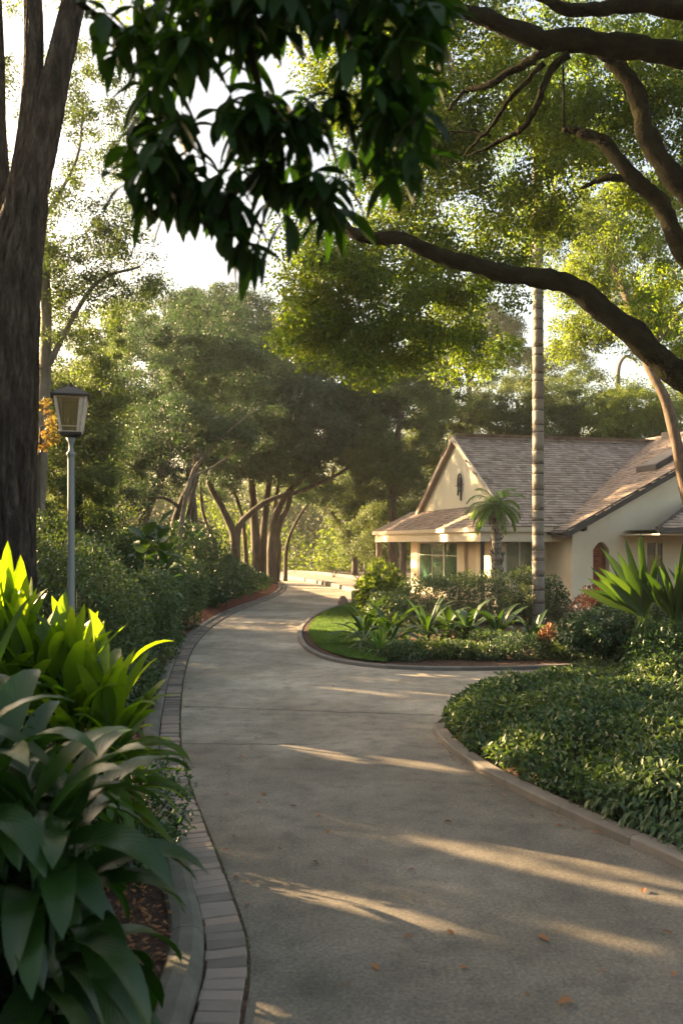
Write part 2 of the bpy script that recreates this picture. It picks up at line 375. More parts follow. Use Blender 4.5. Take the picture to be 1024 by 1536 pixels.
for q in [(330, 800, 62), (380, 810, 62), (450, 800, 62), (500, 790, 62), (540, 810, 60), (350, 760, 62)]: beam(P(*q), 3.0, 3)
def lit_gap(p):
    """True where a leaf would stand in one of the sun's paths"""
    g = p-SD*(p[:, 2:3]/SD[2])
    k = np.zeros(len(p), bool)
    gx = g[:, 0]+RNG.normal(0, .02, len(p)); gy = g[:, 1]+RNG.normal(0, .02, len(p))
    for s in STREAKS: k |= inpoly(gx, gy, s)
    for c, r, tm in BEAMS:
        d = p-c; t = d@SD; q = np.linalg.norm(d-t[:, None]*SD, axis=1)
        k |= (t > tm) & (q < r)
    return k

# ------------------------------------------------------------------ foliage
def unit(a): return a/(np.linalg.norm(a, axis=-1, keepdims=True)+1e-9)
def small_leaves(name, pos, size, mat, parent, origin, up=.35, droop=.25, aspect=.5, gate=True, outw=None, ow=.8, outn=None):
    """one four-cornered folded leaf at every position, none alike"""
    if gate:
        k = ~lit_gap(pos)
        for o_ in ([0, 0, 1.], [0, 0, -1.]): k &= ~lit_gap(pos+np.array(o_)*size*.6)
        pos = pos[k]
        if outw is not None: outw = outw[k]
        if outn is not None: outn = outn[k]
    n = len(pos)
    d = RNG.normal(size=(n, 3)); d[:, 2] -= droop*1.5
    if outw is not None: d += outw*ow
    d = unit(d)
    u = RNG.normal(size=(n, 3)); u[:, 2] += up*3
    if outn is not None:
        u = unit(outn+RNG.normal(0, .38, (n, 3))); d = RNG.normal(size=(n, 3)); d[:, 2] -= droop*1.5
        d = unit(d-u*np.sum(d*u, axis=1, keepdims=True))
    side = unit(np.cross(d, u)); nrm = np.cross(side, d)
    L = size*RNG.uniform(.6, 1.35, (n, 1)); W = L*aspect*RNG.uniform(.8, 1.15, (n, 1))*.5
    V = np.empty((n, 4, 3), np.float32)
    V[:, 0] = pos; V[:, 1] = pos+d*L*.45+side*W+nrm*L*.08; V[:, 2] = pos+d*L-nrm*L*.10; V[:, 3] = pos+d*L*.45-side*W+nrm*L*.08
    r = RNG.random(n).astype(np.float32)
    luv = np.zeros((n, 4, 3), np.float32); luv[:, :, 2] = r[:, None]; luv[:, 1, 0] = 1; luv[:, 3, 0] = -1; luv[:, 2, 1] = 1
    # two triangles folded on the midrib read better than a flat quad
    b = np.arange(n)[:, None]*4
    Q = np.concatenate([b+np.array([[0, 1, 2]]), b+np.array([[0, 2, 3]])])
    return mesh_np(name, V.reshape(-1, 3), Q, mat, parent, luv.reshape(-1, 3), origin=origin)

def blades(base, d, L, W, droop, segs=6, fold=.25, prof=None, nrm=None, curl=0.0, twist=0.0):
    """arched two-sided blades; arrays base (n,3) d (n,3) L W droop (n,)  ->  V, Q, luv"""
    n = len(base); L = np.broadcast_to(L, (n,)); W = np.broadcast_to(W, (n,)); droop = np.broadcast_to(droop, (n,))
    d = unit(d); up = np.array([0, 0, 1.0])
    if nrm is None:
        sd = np.cross(d, up+RNG.normal(0, .15, (n, 3)))
    else: sd = np.cross(d, nrm)
    sd = unit(sd)
    V = np.empty((n, segs+1, 3, 3)); U = np.zeros((n, segs+1, 3, 3)); rr = RNG.random(n)
    prev = base.copy(); dirn = d.copy()
    tw = RNG.uniform(-1, 1, n)*twist
    for s in range(segs+1):
        t = s/segs
        if s:
            dirn = unit(dirn+np.array([0, 0, -1.0])*(droop*(.35+t*1.3)/segs)[:, None])
            prev = prev+dirn*(L/segs)[:, None]
        wd = (prof(t) if prof else math.sin(math.pi*min(1, .06+t*.94)**.8)**.8 if t < 1 else 0.0)
        nm = unit(np.cross(sd, dirn))
        a = tw*t
        s2 = sd*np.cos(a)[:, None]+nm*np.sin(a)[:, None]; n2 = np.cross(s2, dirn)
        wv = (W*.5*wd)[:, None]
        V[:, s, 1] = prev
        V[:, s, 0] = prev-s2*wv+n2*wv*fold; V[:, s, 2] = prev+s2*wv+n2*wv*fold
        U[:, s, 0, 0] = -1; U[:, s, 2, 0] = 1; U[:, s, :, 1] = t; U[:, s, :, 2] = rr[:, None]
    k = segs+1; Q = []
    b = (np.arange(n)*k*3)[:, None]
    for s in range(segs):
        o = s*3
        Q.append(b+np.array([[o, o+1, o+4, o+3]])); Q.append(b+np.array([[o+1, o+2, o+5, o+4]]))
    return V.reshape(-1, 3), np.concatenate(Q), U.reshape(-1, 3)
def join(parts):
    V = []; Q = []; U = []; b = 0
    for v, q, u in parts:
        V.append(v); Q.append(q+b); U.append(u); b += len(v)
    return np.concatenate(V), np.concatenate(Q), np.concatenate(U)
def blade_obj(name, data, mat, parent=None, origin=None, smooth=True):
    v, q, u = data
    return mesh_np(name, v, q, mat, parent, u, smooth, origin)

def blob_pts(c, r, n, shell=.0):
    """points in an ellipsoid, denser towards its rim when shell > 0"""
    d = unit(RNG.normal(size=(n, 3))); rad = RNG.random(n)**(1/3)
    if shell: rad = shell+(1-shell)*rad
    return np.array(c)+d*rad[:, None]*np.array(r)

def grow(mb, nodes, targets, sag=.05, rmin=.012, k=4, jit=.12, rk=.55):
    """join every twig target to the nearest grown point, largest limbs first"""
    pos = np.array([n[0] for n in nodes]); rad = np.array([n[1] for n in nodes])
    d0 = np.array([np.min(np.linalg.norm(pos-t, axis=1)) for t in targets])
    for i in np.argsort(d0):
        t = targets[i]
        dd = np.linalg.norm(pos-t, axis=1)+np.maximum(0, pos[:, 2]-t[2])*.25
        j = int(np.argmin(dd)); a = pos[j]; L = np.linalg.norm(t-a)
        if L < .05: continue
        r0 = min(rad[j]*rk, rmin*(1+L*2.4)); pts = []; rs = []
        off = RNG.normal(0, jit*L, 3)
        for s in range(k+1):
            q = s/k
            pts.append(a+(t-a)*q+off*math.sin(math.pi*q)*.6+np.array([0, 0, sag*L*math.sin(math.pi*q)])); rs.append(max(rmin*.4, r0*(1-.65*q)))
        mb.tube(pts, rs, 4)
        pos = np.concatenate([pos, np.array(pts[1:])]); rad = np.concatenate([rad, np.array(rs[1:])])

def tree(name, label, trunks, blobs, leaf=.09, per=140, puff=.5, flat=.6, bark='bark', leafm='farleaf', cat='tree', group=None,
         rmin=.02, sides=9, aspect=.5, droop=.25, shell=.35, gate=True, jit=.06, twigs=True, cull=None, dn=1.7, leafname='crown'):
    """trunks: list of (points, r0, r1) in world space; blobs: (centre, radii, clusters)"""
    base = np.array(trunks[0][0][0], float)
    root = thing(name, label, cat, base, group=group)
    mb = MB(); nodes = []
    for pts, r0, r1 in trunks:
        c = crom(pts, 6); m = len(c)
        rs = [r0+(r1-r0)*(i/(m-1))**.8 for i in range(m)]
        if pts is trunks[0][0]: rs[0] *= 1.35; rs[1] *= 1.12
        mb.tube(c, rs, sides, jit=jit)
        nodes += [(c[i], rs[i]) for i in range(m//3, m)]
    cen = np.concatenate([blob_pts(c, r, int(n*dn), shell) for c, r, n in blobs])
    cen[:, 2] = np.maximum(cen[:, 2], .25)
    if cull is not None: cen = cen[~cull(cen)]
    if twigs: grow(mb, nodes, cen, rmin=rmin)
    mb.build('trunk', M[bark], root, True, base)
    n = len(cen); cnt = np.maximum(8, (per*RNG.uniform(.45, 1.5, n))).astype(int)
    idx = np.repeat(np.arange(n), cnt)
    pr = puff*RNG.uniform(.45, 1.35, n)
    dd = unit(RNG.normal(size=(len(idx), 3))+np.array([0, 0, .25])); rd = (.35+.65*RNG.random(len(idx))**.6)*(1+RNG.normal(0, .10, len(idx)))
    # every puff gets its own squashed, tilted shape
    sq_ = RNG.uniform(.65, 1.25, (n, 3)); sq_[:, 2] *= flat
    dv = dd*rd[:, None]*sq_[idx]*.80
    pos = cen[idx]+dv*pr[idx][:, None]; on = unit(dd+np.array([0, 0, .45]))
    kk = pos[:, 2] > .03; pos = pos[kk]; on = on[kk]
    small_leaves(leafname, pos, leaf, M[leafm], root, base, aspect=aspect, droop=droop, gate=gate, outn=on)
    return root

def shrub(name, label, blobs, leaf=.05, dens=1500, leafm='shrubleaf', cat='shrub', group=None, thick=.3, aspect=.5, stems=6, gate=True, base=None, bark='bark', rough=.30, ow=.8, droop=.1):
    """lumpy low plant: leaves through a rind of each lobe, facing out, stems within. dens = leaves per m2 of rind"""
    b0 = np.array(base if base is not None else [blobs[0][0][0], blobs[0][0][1], 0.0], float)
    root = thing(name, label, cat, b0, group=group)
    mb = MB()
    allp = []; allo = []
    for c, r in blobs:
        c = np.array(c, float); r = np.array(r, float)
        area = 4*math.pi*((r[0]*r[1]+r[0]*r[2]+r[1]*r[2])/3)*.8
        n = int(area*dens)
        d = unit(RNG.normal(size=(n, 3)))
        # lobes: a few random bumps break the outline
        kk = unit(RNG.normal(size=(14, 3))); bump = np.max((d@kk.T-.75)/.25, axis=1).clip(0, 1)
        rad = (1-rough*.6+rough*bump)*(1-thick*RNG.random(n)**1.6)*(1+RNG.normal(0, .03, n))
        p = c+d*rad[:, None]*r
        k = p[:, 2] > .02; allp.append(p[k]); allo.append(unit(d*np.array([1, 1, .9])/r)[k])
        mb = MB()
        for s in range(stems):
            e = c+unit(RNG.normal(size=3))*r*.75; e[2] = max(e[2], c[2])
            st = np.array([c[0]+RNG.normal(0, .06), c[1]+RNG.normal(0, .06), 0.0])
            mb.tube(crom([st, (st+e)/2+RNG.normal(0, .05, 3), e], 3), [.02, .017, .015, .012, .01, .008, .005], 5)
        if stems: mb.build('stem', M[bark], root, True, b0)
    p = np.concatenate(allp); o = np.concatenate(allo)
    kz = RNG.random(len(p)) < .62; p = p[kz]; o = o[kz]; leaf = leaf*1.32
    # drop leaves buried inside another lobe
    keep = np.ones(len(p), bool)
    for c, r in blobs: keep &= np.linalg.norm((p-np.array(c))/np.array(r), axis=1) > .55
    p = p[keep]; o = o[keep]
    small_leaves('foliage', p, leaf, M[leafm], root, b0, aspect=aspect, gate=gate, outw=o, ow=ow, droop=droop)
    return root

# ================================================================== SETTING
def sheet(name, pts, z, mat):
    o = mesh_np(name, [(p[0], p[1], z) for p in pts], [tuple(range(len(pts)))], M[mat])
    return tag(o, kind='structure')
gr = sheet('ground', [(-400, -60), (400, -60), (400, 700), (-400, 700)], -.012, 'soil')

LEFT = crom([G(*q) for q in [(330, 1800), (358, 1560), (371, 1480), (372, 1440), (366, 1395), (350, 1350), (328, 1290), (304, 1230), (285, 1180), (274, 1140), (270, 1100), (271, 1060), (277, 1010), (292, 970), (322, 938), (362, 915), (402, 900), (424, 889), (429, 881), (424, 873), (416, 867)]], 8)
ISL = crom([G(*q) for q in [(600, 902), (556, 903), (515, 908), (478, 920), (455, 936), (446, 953), (456, 973), (490, 990), (545, 1000), (620, 1005), (700, 1006), (800, 1004), (1000, 996), (1300, 985)]], 8)
RIGHT = crom([G(*q) for q in [(1400, 1022), (1100, 1020), (860, 1034), (740, 1048), (682, 1066), (655, 1084), (650, 1098), (668, 1122), (722, 1162), (800, 1202), (900, 1250), (1024, 1305), (1300, 1440)]], 8)
KF = crom([G(422, 867.5), G(445, 870.5), G(470, 875), G(505, 882.5), G(532, 890), G(546, 897), G(551, 903.5)], 5)
def poly_drive():
    L = LEFT
    far = [G(419, 866)]+KF
    back = ISL[2:]
    near = RIGHT+[np.array([3.2, 1.5, 0]), np.array([3.2, .5, 0]), np.array([-.6, .5, 0])]
    return L+far+back+near
dp = poly_drive()
import bmesh
def tri_sheet(name, pts, z, mat, kind='structure'):
    bm = bmesh.new(); vs = [bm.verts.new((float(p[0]), float(p[1]), z)) for p in pts]
    es = [bm.edges.new((vs[i], vs[(i+1) % len(vs)])) for i in range(len(vs))]
    bmesh.ops.triangle_fill(bm, edges=es, use_beauty=True, normal=(0, 0, 1))
    for f in bm.faces:
        if f.normal.z < 0: f.normal_flip()
    me = bpy.data.meshes.new(name); bm.to_mesh(me); bm.free(); me.materials.append(M[mat])
    o = bpy.data.objects.new(name, me); COL.objects.link(o); return tag(o, kind=kind)
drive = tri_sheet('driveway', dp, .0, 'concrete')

# saw-cut joints across the slab
mj = MB()
for (a, b) in [((277, 1060), (652, 1073)), ((273, 1116), (480, 1116)), ((300, 972), (452, 980))]:
    A = G(*a); B = G(*b); n_ = 14
    pts = [A+(B-A)*i/n_+np.array([0, RNG.normal(0, .012), 0]) for i in range(n_+1)]
    for p, q in zip(pts[:-1], pts[1:]):
        wv = .007+.003*random.random()
        mj.add([(p[0], p[1]-wv, .003), (q[0], q[1]-wv, .003), (q[0], q[1]+wv, .003), (p[0], p[1]+wv, .003)], [(0, 1, 2, 3)], random.random())
tag(mj.build('driveway_joint', M['darktrim']), kind='structure')

# beds
def bed(name, pts, z0, z1, mat, inset=.5):
    """gently domed bed: rim at z0, middle at z1"""
    c = sum(pts)/len(pts); rings = 5; V = []; Fc = []; n = len(pts)
    for k in range(rings):
        t = k/rings
        for p in pts:
            q = p+(c-p)*t; V.append((q[0], q[1], z0+(z1-z0)*math.sin(t*math.pi/2)+(RNG.normal(0, .012) if k else 0)))
    V.append((c[0], c[1], z1))
    for k in range(rings-1):
        for i in range(n): Fc.append((k*n+i, k*n+(i+1) % n, (k+1)*n+(i+1) % n, (k+1)*n+i))
    for i in range(n): Fc.append(((rings-1)*n+i, (rings-1)*n+(i+1) % n, rings*n))
    return tag(mesh_np(name, V, Fc, M[mat], smooth=True), kind='structure')

Lres = resample(LEFT, .25)
brick_in = offset(Lres, .005); brick_out = offset(Lres, .205)
kerb_out = offset(Lres, .37)
# strip sheets along the left side
def strip(name, A, B, za, zb, mat):
    n = len(A); V = [(p[0], p[1], za) for p in A]+[(p[0], p[1], zb) for p in B]
    o = mesh_np(name, V, [(i, i+1, n+i+1, n+i) for i in range(n-1)], M[mat], smooth=True)
    return tag(o, kind='structure')
# mulch / litter bed left of the drive
inner = offset(Lres, .36); outer = offset(Lres, 1.6)
strip('mulch_bed', inner, outer, .055, .10, 'mulch')
strip('red_mulch_strip', offset(Lres[60:], .215), offset(Lres[60:], .95), .035, .12, 'redmulch')
# brick edging: every paver a block of its own inside the band
mb = MB()
fine = resample(LEFT, .098)
for i in range(3, min(len(fine)-1, 420)):
    p = fine[i]; t = fine[i+1]-fine[i-1]; t = t/np.linalg.norm(t); nrm = np.array([-t[1], t[0], 0])
    a0 = .008+RNG.normal(0, .003); a1 = .20+RNG.normal(0, .003); hl = .0445; z = .018+RNG.normal(0, .003); tl = RNG.normal(0, .0025)
    c = [p+nrm*a0-t*hl, p+nrm*a0+t*hl, p+nrm*a1+t*hl, p+nrm*a1-t*hl]
    ci = [p+nrm*(a0+.006)-t*(hl-.006), p+nrm*(a0+.006)+t*(hl-.006), p+nrm*(a1-.006)+t*(hl-.006), p+nrm*(a1-.006)-t*(hl-.006)]
    vs = [(q[0], q[1], -.01) for q in c]+[(q[0], q[1], z-.006) for q in c]+[(q[0], q[1], z+(tl if k < 2 else -tl)) for k, q in enumerate(ci)]
    mb.add(vs, [(0, 1, 5, 4), (1, 2, 6, 5), (2, 3, 7, 6), (3, 0, 4, 7), (4, 5, 9, 8), (5, 6, 10, 9), (6, 7, 11, 10), (7, 4, 8, 11), (8, 9, 10, 11)], RNG.random())
tag(mb.build('brick_edging', M['paver']), kind='structure')
strip('edging_sand', offset(Lres, -.012), offset(Lres, .212), .004, .006, 'mulch')
# rounded concrete kerb, swelling near the viewer
prof = [(.0, -.01), (.0, .06), (.018, .095), (.045, .112), (.10, .114), (.135, .10), (.15, .07), (.15, 0.0)]
def kerb(name, line, prof, mat, seg=0, gap=.006, start=.21, kind='structure', widen=None):
    m_ = MB(); n = len(line); k = len(prof)
    i = 0
    while i < n-1:
        j = min(n-1, i+(seg or n)); V = []; Fc = []
        for q in range(i, j+1):
            t = line[min(q+1, n-1)]-line[max(q-1, 0)]; t = t/np.linalg.norm(t); nr = np.array([-t[1], t[0], 0])
            sh = gap if (q == i and i) else (-gap if q == j and j < n-1 else 0)
            w_ = widen(q) if widen else 1.0
            for a, z in prof:
                v = line[q]+nr*(start+a*w_)+t*sh; V.append((v[0], v[1], z))
        for q in range(j-i):
            for s in range(k-1): Fc.append((q*k+s, (q+1)*k+s, (q+1)*k+s+1, q*k+s+1))
        Fc.append(tuple(range(k))[::-1]); Fc.append(tuple((j-i)*k+s for s in range(k)))
        m_.add(V, Fc, RNG.random()); i = j
    o = m_.build(name, M[mat], None, False)
    return tag(o, kind=kind)
kerb('left_kerb', resample(LEFT, .12)[:62], prof, 'kerbconc', 14, .003, widen=lambda q: 1.15)
# flatter kerb further up
prof2 = [(.0, -.01), (.0, .035), (.02, .05), (.11, .05), (.13, .03), (.13, -.01)]
kerb('left_kerb_far', resample(LEFT, .3)[24:], prof2, 'kerbstone', 3, .004)
# right kerb
Rr = resample(RIGHT, .15)
profr = [(.0, -.01), (.004, .05), (.02, .064), (.125, .068), (.14, .055), (.14, -.01)]
near_start = int(np.argmin([np.linalg.norm(p-G(652, 1092)) for p in Rr]))
kerb('right_kerb', Rr[near_start:], profr, 'kerbstone', 5, .003, start=-.0)
Ir = resample(ISL, .15)
profi = [(-.0, -.01), (.0, .045), (.015, .058), (.09, .058), (.105, .045), (.105, -.01)]
kerb('island_kerb', Ir, profi, 'kerbstone', 4, .003, start=0.0)

# island: lawn and planted mulch
isl_in = offset(Ir, .13)
back = [np.array([30., 23, 0]), np.array([20., 27, 0]), np.array([2.0, 27., 0])]
bed_pts = [p for p in isl_in if p[0] < 12]+[np.array([12., 19, 0]), np.array([12., 27, 0]), np.array([3.0, 27.5, 0])]
tri_sheet('island_soil', bed_pts, .05, 'mulch')
lawn_line = [p for p in Ir if (G(610, 905)[1] > p[1])]
LAWN = [p for p in offset(Ir, .24) if p[0] < .75 and p[1] < 28]
k0 = [i for i, p in enumerate(LAWN)]
LAWN = LAWN+[G(612, 990), G(585, 955), G(570, 930), G(575, 912)]
lw = tri_sheet('lawn', LAWN, .075, 'lawn')
# lawn blades
n = 60000
xs = RNG.uniform(min(p[0] for p in LAWN), max(p[0] for p in LAWN), n); ys = RNG.uniform(min(p[1] for p in LAWN), max(p[1] for p in LAWN), n)
k = inpoly(xs, ys, LAWN); xs = xs[k]; ys = ys[k]; n = len(xs)
pos = np.stack([xs, ys, np.full(n, .07)], 1)
d = RNG.normal(0, .45, (n, 3)); d[:, 2] = 1
h = RNG.uniform(.03, .065, n)[:, None]; sd = unit(np.cross(unit(d), RNG.normal(size=(n, 3))))*.006
V = np.stack([pos-sd, pos+sd, pos+unit(d)*h], 1).reshape(-1, 3)
luv = np.repeat(np.stack([np.zeros(n), np.zeros(n), RNG.random(n)], 1), 3, axis=0)
tag(mesh_np('grass', V, np.arange(n*3).reshape(-1, 3), M['turf'], None, luv), 'short bright green lawn grass inside the curved island kerb', 'grass', kind='stuff')

# far terrace beyond the kerb
UF = crom([G(400, 856.5), G(440, 859), G(480, 862), G(530, 868), G(560, 872.5), G(640, 878), G(760, 884)], 5)
tri_sheet('far_terrace', UF+[G(760, 900), G(640, 904), G(560, 904.5)]+KF[::-1], .004, 'terrace')
kerb('far_kerb', KF, [(0, -.01), (0, .15), (.04, .18), (.28, .18), (.32, .15), (.32, -.01)], 'kerbstone', 4, .004, start=.0)
kerb('terrace_kerb', resample(UF, .5), [(0, -.01), (0, .14), (.03, .16), (.22, .16), (.25, .14), (.25, -.01)], 'kerbstone', 4, .004, start=0)
# ------------------------------------------------------------------ litter scattered in the bed and along the edging
def litter(name, pts, label, cat, size, mat, z=.03):
    n = len(pts); d = RNG.normal(size=(n, 3)); d[:, 2] *= .25
    v = blades(np.array(pts), d, RNG.uniform(.6, 1.3, n)*size, RNG.uniform(.35, .55, n)*size, RNG.uniform(-.4, .6, n), 3, .3)
    return tag(blade_obj(name, v, M[mat]), label, cat, kind='stuff')
pts = []
for i in range(9000):
    q = Lres[RNG.integers(2, 60)]; j = RNG.uniform(.36, 1.5)
    pts.append(q+np.array([-j, RNG.uniform(-.2, .2), .07+.04*j*.8+RNG.uniform(0, .02)]))
litter('leaf_litter', pts, 'brown chipped leaf litter on the bed beside the left kerb', 'leaf litter', .035, 'dryleaf')
# moss and tiny weeds in the gap between pavers and slab
pts = []
fl = resample(LEFT, .02)
for i in range(0, 900):
    if 60 < i and RNG.random() < .8: pts += [fl[i]+np.array([RNG.normal(0, .008), RNG.normal(0, .01), .004]) for _ in range(3)]
pts = np.array(pts); n = len(pts); d = RNG.normal(0, .6, (n, 3)); d[:, 2] = 1
tag(blade_obj('edge_moss', blades(pts, d, RNG.uniform(.006, .02, n), .006, .3, 2), M['shrubleaf']), 'thin line of moss and weeds between brick edging and driveway', 'moss', kind='stuff')

# ================================================================== HOUSE
HU = np.array([.9701, .2425]); HV = np.array([-.2425, .9701]); HO = np.array([4.75, 24.0])
hrz = math.atan2(.2425, .9701)
house = thing('house', 'cream stucco house with brown shingle roof and steep left gable behind the garden', 'house', (HO[0], HO[1], 0), hrz)
EZ = 2.45; SL = .652; RV = 4.6; RZ = EZ+SL*RV; PW = 1.0; gu = .16; UX = 16.0
WE, WZ, WS, WR, WF = 1.2, 2.32, .52, 7.5, -.85     # wing eave u, z, slope, ridge u, front v
def shingles(name, O, e, s, na, ns, mask, parent, expo=.15, mat='shingle'):
    """rows of wedge shingles: O eave origin, e along eave, s up the slope"""
    O = np.array(O, float); e = np.array(e, float); s = np.array(s, float); e /= np.linalg.norm(e); s /= np.linalg.norm(s)
    nn = np.cross(e, s); nn = nn if nn[2] > 0 else -nn
    m_ = MB(); rows = int(ns/expo)+1
    for i in range(rows):
        a = -RNG.uniform(0, .25); d0 = i*expo
        while a < na:
            wd = RNG.uniform(.11, .26); ac = a+wd/2
            if mask(ac, d0+expo*.5):
                j = RNG.normal(0, .008); th = .030+RNG.normal(0, .004)
                a0 = a+.003; a1 = a+wd-.003; b0 = d0+j; b1 = d0+expo+.03
                A = [O+e*a0+s*b0, O+e*a1+s*b0, O+e*a1+s*b1, O+e*a0+s*b1]
                m_.add([A[0], A[1], A[0]+nn*th, A[1]+nn*th, A[2]+nn*.003, A[3]+nn*.003], [(0, 1, 3, 2), (2, 3, 4, 5), (0, 2, 5), (1, 4, 3)])
            a += wd
    return m_.build(name, M[mat], parent)
h = house
cs = math.cos(math.atan(SL)); ssl = math.sin(math.atan(SL))
# decks
m_ = MB(); T = .10
m_.prism([(0, 0, EZ-.02), (UX, 0, EZ-.02), (UX, RV, RZ-.02), (0, RV, RZ-.02)], (0, 0, -T))
m_.prism([(0, RV+.001, RZ-.021), (UX, RV+.001, RZ-.021), (UX, 2*RV, EZ-.021), (0, 2*RV, EZ-.021)], (0, 0, -T))
rf = m_.build('roof', M['soffit'], h)
valley = lambda v: WE+(EZ-WZ+SL*v)/WS
shingles('shingles', (0, 0, EZ), (1, 0, 0), (0, cs, ssl), UX, RV/cs, lambda a, d: (a > -.02) and a < valley(d*cs)+.35, rf)
shingles('shingles', (UX, 2*RV, EZ), (-1, 0, 0), (0, -cs, ssl), UX, RV/cs, lambda a, d: a < UX-.0 and a > 6, rf, .3)
m_ = MB()
for i in range(45):
    u0 = i*.24
    if u0 < 7.3: m_.add([(u0, RV-.12, RZ-.02), (u0+.23, RV-.12, RZ-.02), (u0+.23, RV, RZ+.075+RNG.normal(0, .006)), (u0, RV, RZ+.07), (u0+.23, RV+.12, RZ-.02), (u0, RV+.12, RZ-.02)], [(0, 1, 2, 3), (3, 2, 4, 5), (1, 4, 2), (0, 3, 5)])
m_.build('ridge_cap', M['shingle'], rf)
# skirt roof along the gable side, hipped at the front corner
PZ = EZ-.02; HZ = 3.12; PL = 10.5
fh = (HZ-PZ)/SL
m_ = MB()
m_.add([(-PW, 0, PZ-.02), (.05, 0, PZ-.02), (.05, fh, HZ-.02), (0, fh, HZ-.02)], [(0, 1, 2, 3)])
m_.add([(-PW, 0, PZ-.02), (gu, fh, HZ-.02), (gu, PL-fh, HZ-.02), (-PW, PL, PZ-.02)], [(0, 1, 2, 3)])
m_.add([(-PW, PL, PZ-.021), (gu, PL-fh, HZ-.021), (gu+3, PL-fh, HZ-.021), (gu+3, PL, PZ-.021)], [(0, 1, 2, 3)])
prf = m_.build('porch_roof', M['soffit'], h)
shingles('shingles', (-PW, 0, PZ), (1, 0, 0), (0, cs, ssl), PW+.05, fh/cs, lambda a, d: d*cs < fh*a/PW+.05, prf)
ps = math.atan((HZ-PZ)/(PW+gu))
shingles('shingles', (-PW, PL, PZ), (0, -1, 0), (math.cos(ps), 0, math.sin(ps)), PL, (PW+gu)/math.cos(ps), lambda a, d: fh*(d*math.cos(ps))/(PW+gu)-.03 < a < PL-fh*(d*math.cos(ps))/(PW+gu)+.03, prf, .16)
m_ = MB(); m_.tube([(-PW, 0, PZ+.02), (gu, fh, HZ+.03)], .03, 6); m_.build('hip_cap', M['shingle'], prf)
# fascias and beams
m_ = MB()
m_.box(-PW-.03, WE-.01, -.035, -.003, PZ-.13, PZ+.0); m_.box(-PW-.035, -PW-.003, -.003, PL, PZ-.13, PZ+.0)
m_.build('fascia', M['trim'], h)
m_ = MB()
m_.box(-PW+.06, WE+.45, .08, .26, PZ-.40, PZ-.135); m_.box(-PW+.06, -PW+.24, .265, PL-.1, PZ-.40, PZ-.135)
m_.build('porch_beam', M['stucco'], h)
m_ = MB(); m_.box(-PW+.245, UX, .265, PL-.1, PZ-.16, PZ-.14); m_.build('soffit', M['soffit'], h)
# gable wall and rakes
m_ = MB(); m_.prism([(gu, .35, 2.3), (gu, 2*RV-.35, 2.3), (gu, 2*RV-.35, EZ+.1), (gu, RV, RZ-.15), (gu, .35, EZ+.1)], (.15, 0, 0))
gw = m_.build('gable_wall', M['gablestucco'], h)
m_ = MB()
m_.prism([(-.03, -.06, EZ-.17), (-.03, RV, RZ-.11), (-.03, RV, RZ+.06), (-.03, -.06, EZ+.0)], (.05, 0, 0))
m_.build('bargeboard', M['trim'], h)
m_ = MB()
m_.prism([(-.03, 2*RV+.06, EZ-.17), (-.03, RV+.002, RZ-.11), (-.03, RV+.002, RZ+.06), (-.03, 2*RV+.06, EZ+.0)], (.05, 0, 0))
m_.build('bargeboard', M['trim'], h)
# wrought-iron ornament in a pale oval plate
zc = 3.82; vc = 4.25
m_ = MB()
el = lambda a, b, n=26: [(gu-.012, vc+a*math.cos(2*math.pi*k/n), zc+b*math.sin(2*math.pi*k/n)) for k in range(n)]
m_.prism([(gu-.02, p[1], p[2]+.12) for p in el(.26, .36)], (.018, 0, 0))
pl = m_.build('ornament_plate', M['white'], h)
m_ = MB()
rg = el(.17, .28, 20); rg = [(gu-.05, p[1], p[2]+.14) for p in rg]; m_.tube(rg+[rg[0]], .022, 6)
m_.tube([(gu-.05, vc+.12, zc+.3), (gu-.05, vc+.14, zc-.28)], .024, 6); m_.tube([(gu-.05, vc-.08, zc+.3), (gu-.05, vc-.12, zc-.46)], .03, 6)
m_.tube([(gu-.05, vc-.3, zc+.06), (gu-.05, vc+.34, zc+.04)], .014, 6)
m_.tube([(gu-.05, vc-.15, zc+.22), (gu-.05, vc+.15, zc-.02)], .02, 6); m_.tube([(gu-.05, vc+.15, zc+.22), (gu-.05, vc-.15, zc-.02)], .02, 6)
m_.build('ornament', M['iron'], h)
# front wall with openings
def wall_with(m_, u0, u1, v0, v1, z0, z1, holes):
    us = u0
    for (a, b, c, d) in sorted(holes):
        if a > us: m_.box(us, a, v0, v1, z0, z1)
        if c > z0: m_.box(a, b, v0, v1, z0, c)
        if d < z1: m_.box(a, b, v0, v1, d, z1)
        us = b
    m_.box(us, u1, v0, v1, z0, z1)
FWv = .9
W1 = (4.3, 8.2, .45, 2.08); DR = (2.75, 3.7, .14, 2.05); W2 = (.17, 1.07, 1.0, 2.08)
def swap(m_):
    """a wall laid out along u turned to run along v at the gable side"""
    m_.v = [(.05+(q[1]-FWv), q[0], q[2]) for q in m_.v]; m_.f = [f_[::-1] for f_ in m_.f]; return m_
m_ = MB(); wall_with(m_, .05, 1.95, FWv, FWv+.18, 0, PZ-.14, [W2])
m_.build('wall', M['stucco'], h)
m_ = MB(); m_.box(.05, 12, 8.9, 9.0, 0, PZ-.14)
m_.build('wall', M['stucco'], h)
m_ = MB(); wall_with(m_, FWv+.181, 8.9, FWv, FWv+.18, 0, PZ-.14, [W1, DR]); swap(m_).build('wall', M['stucco'], h)
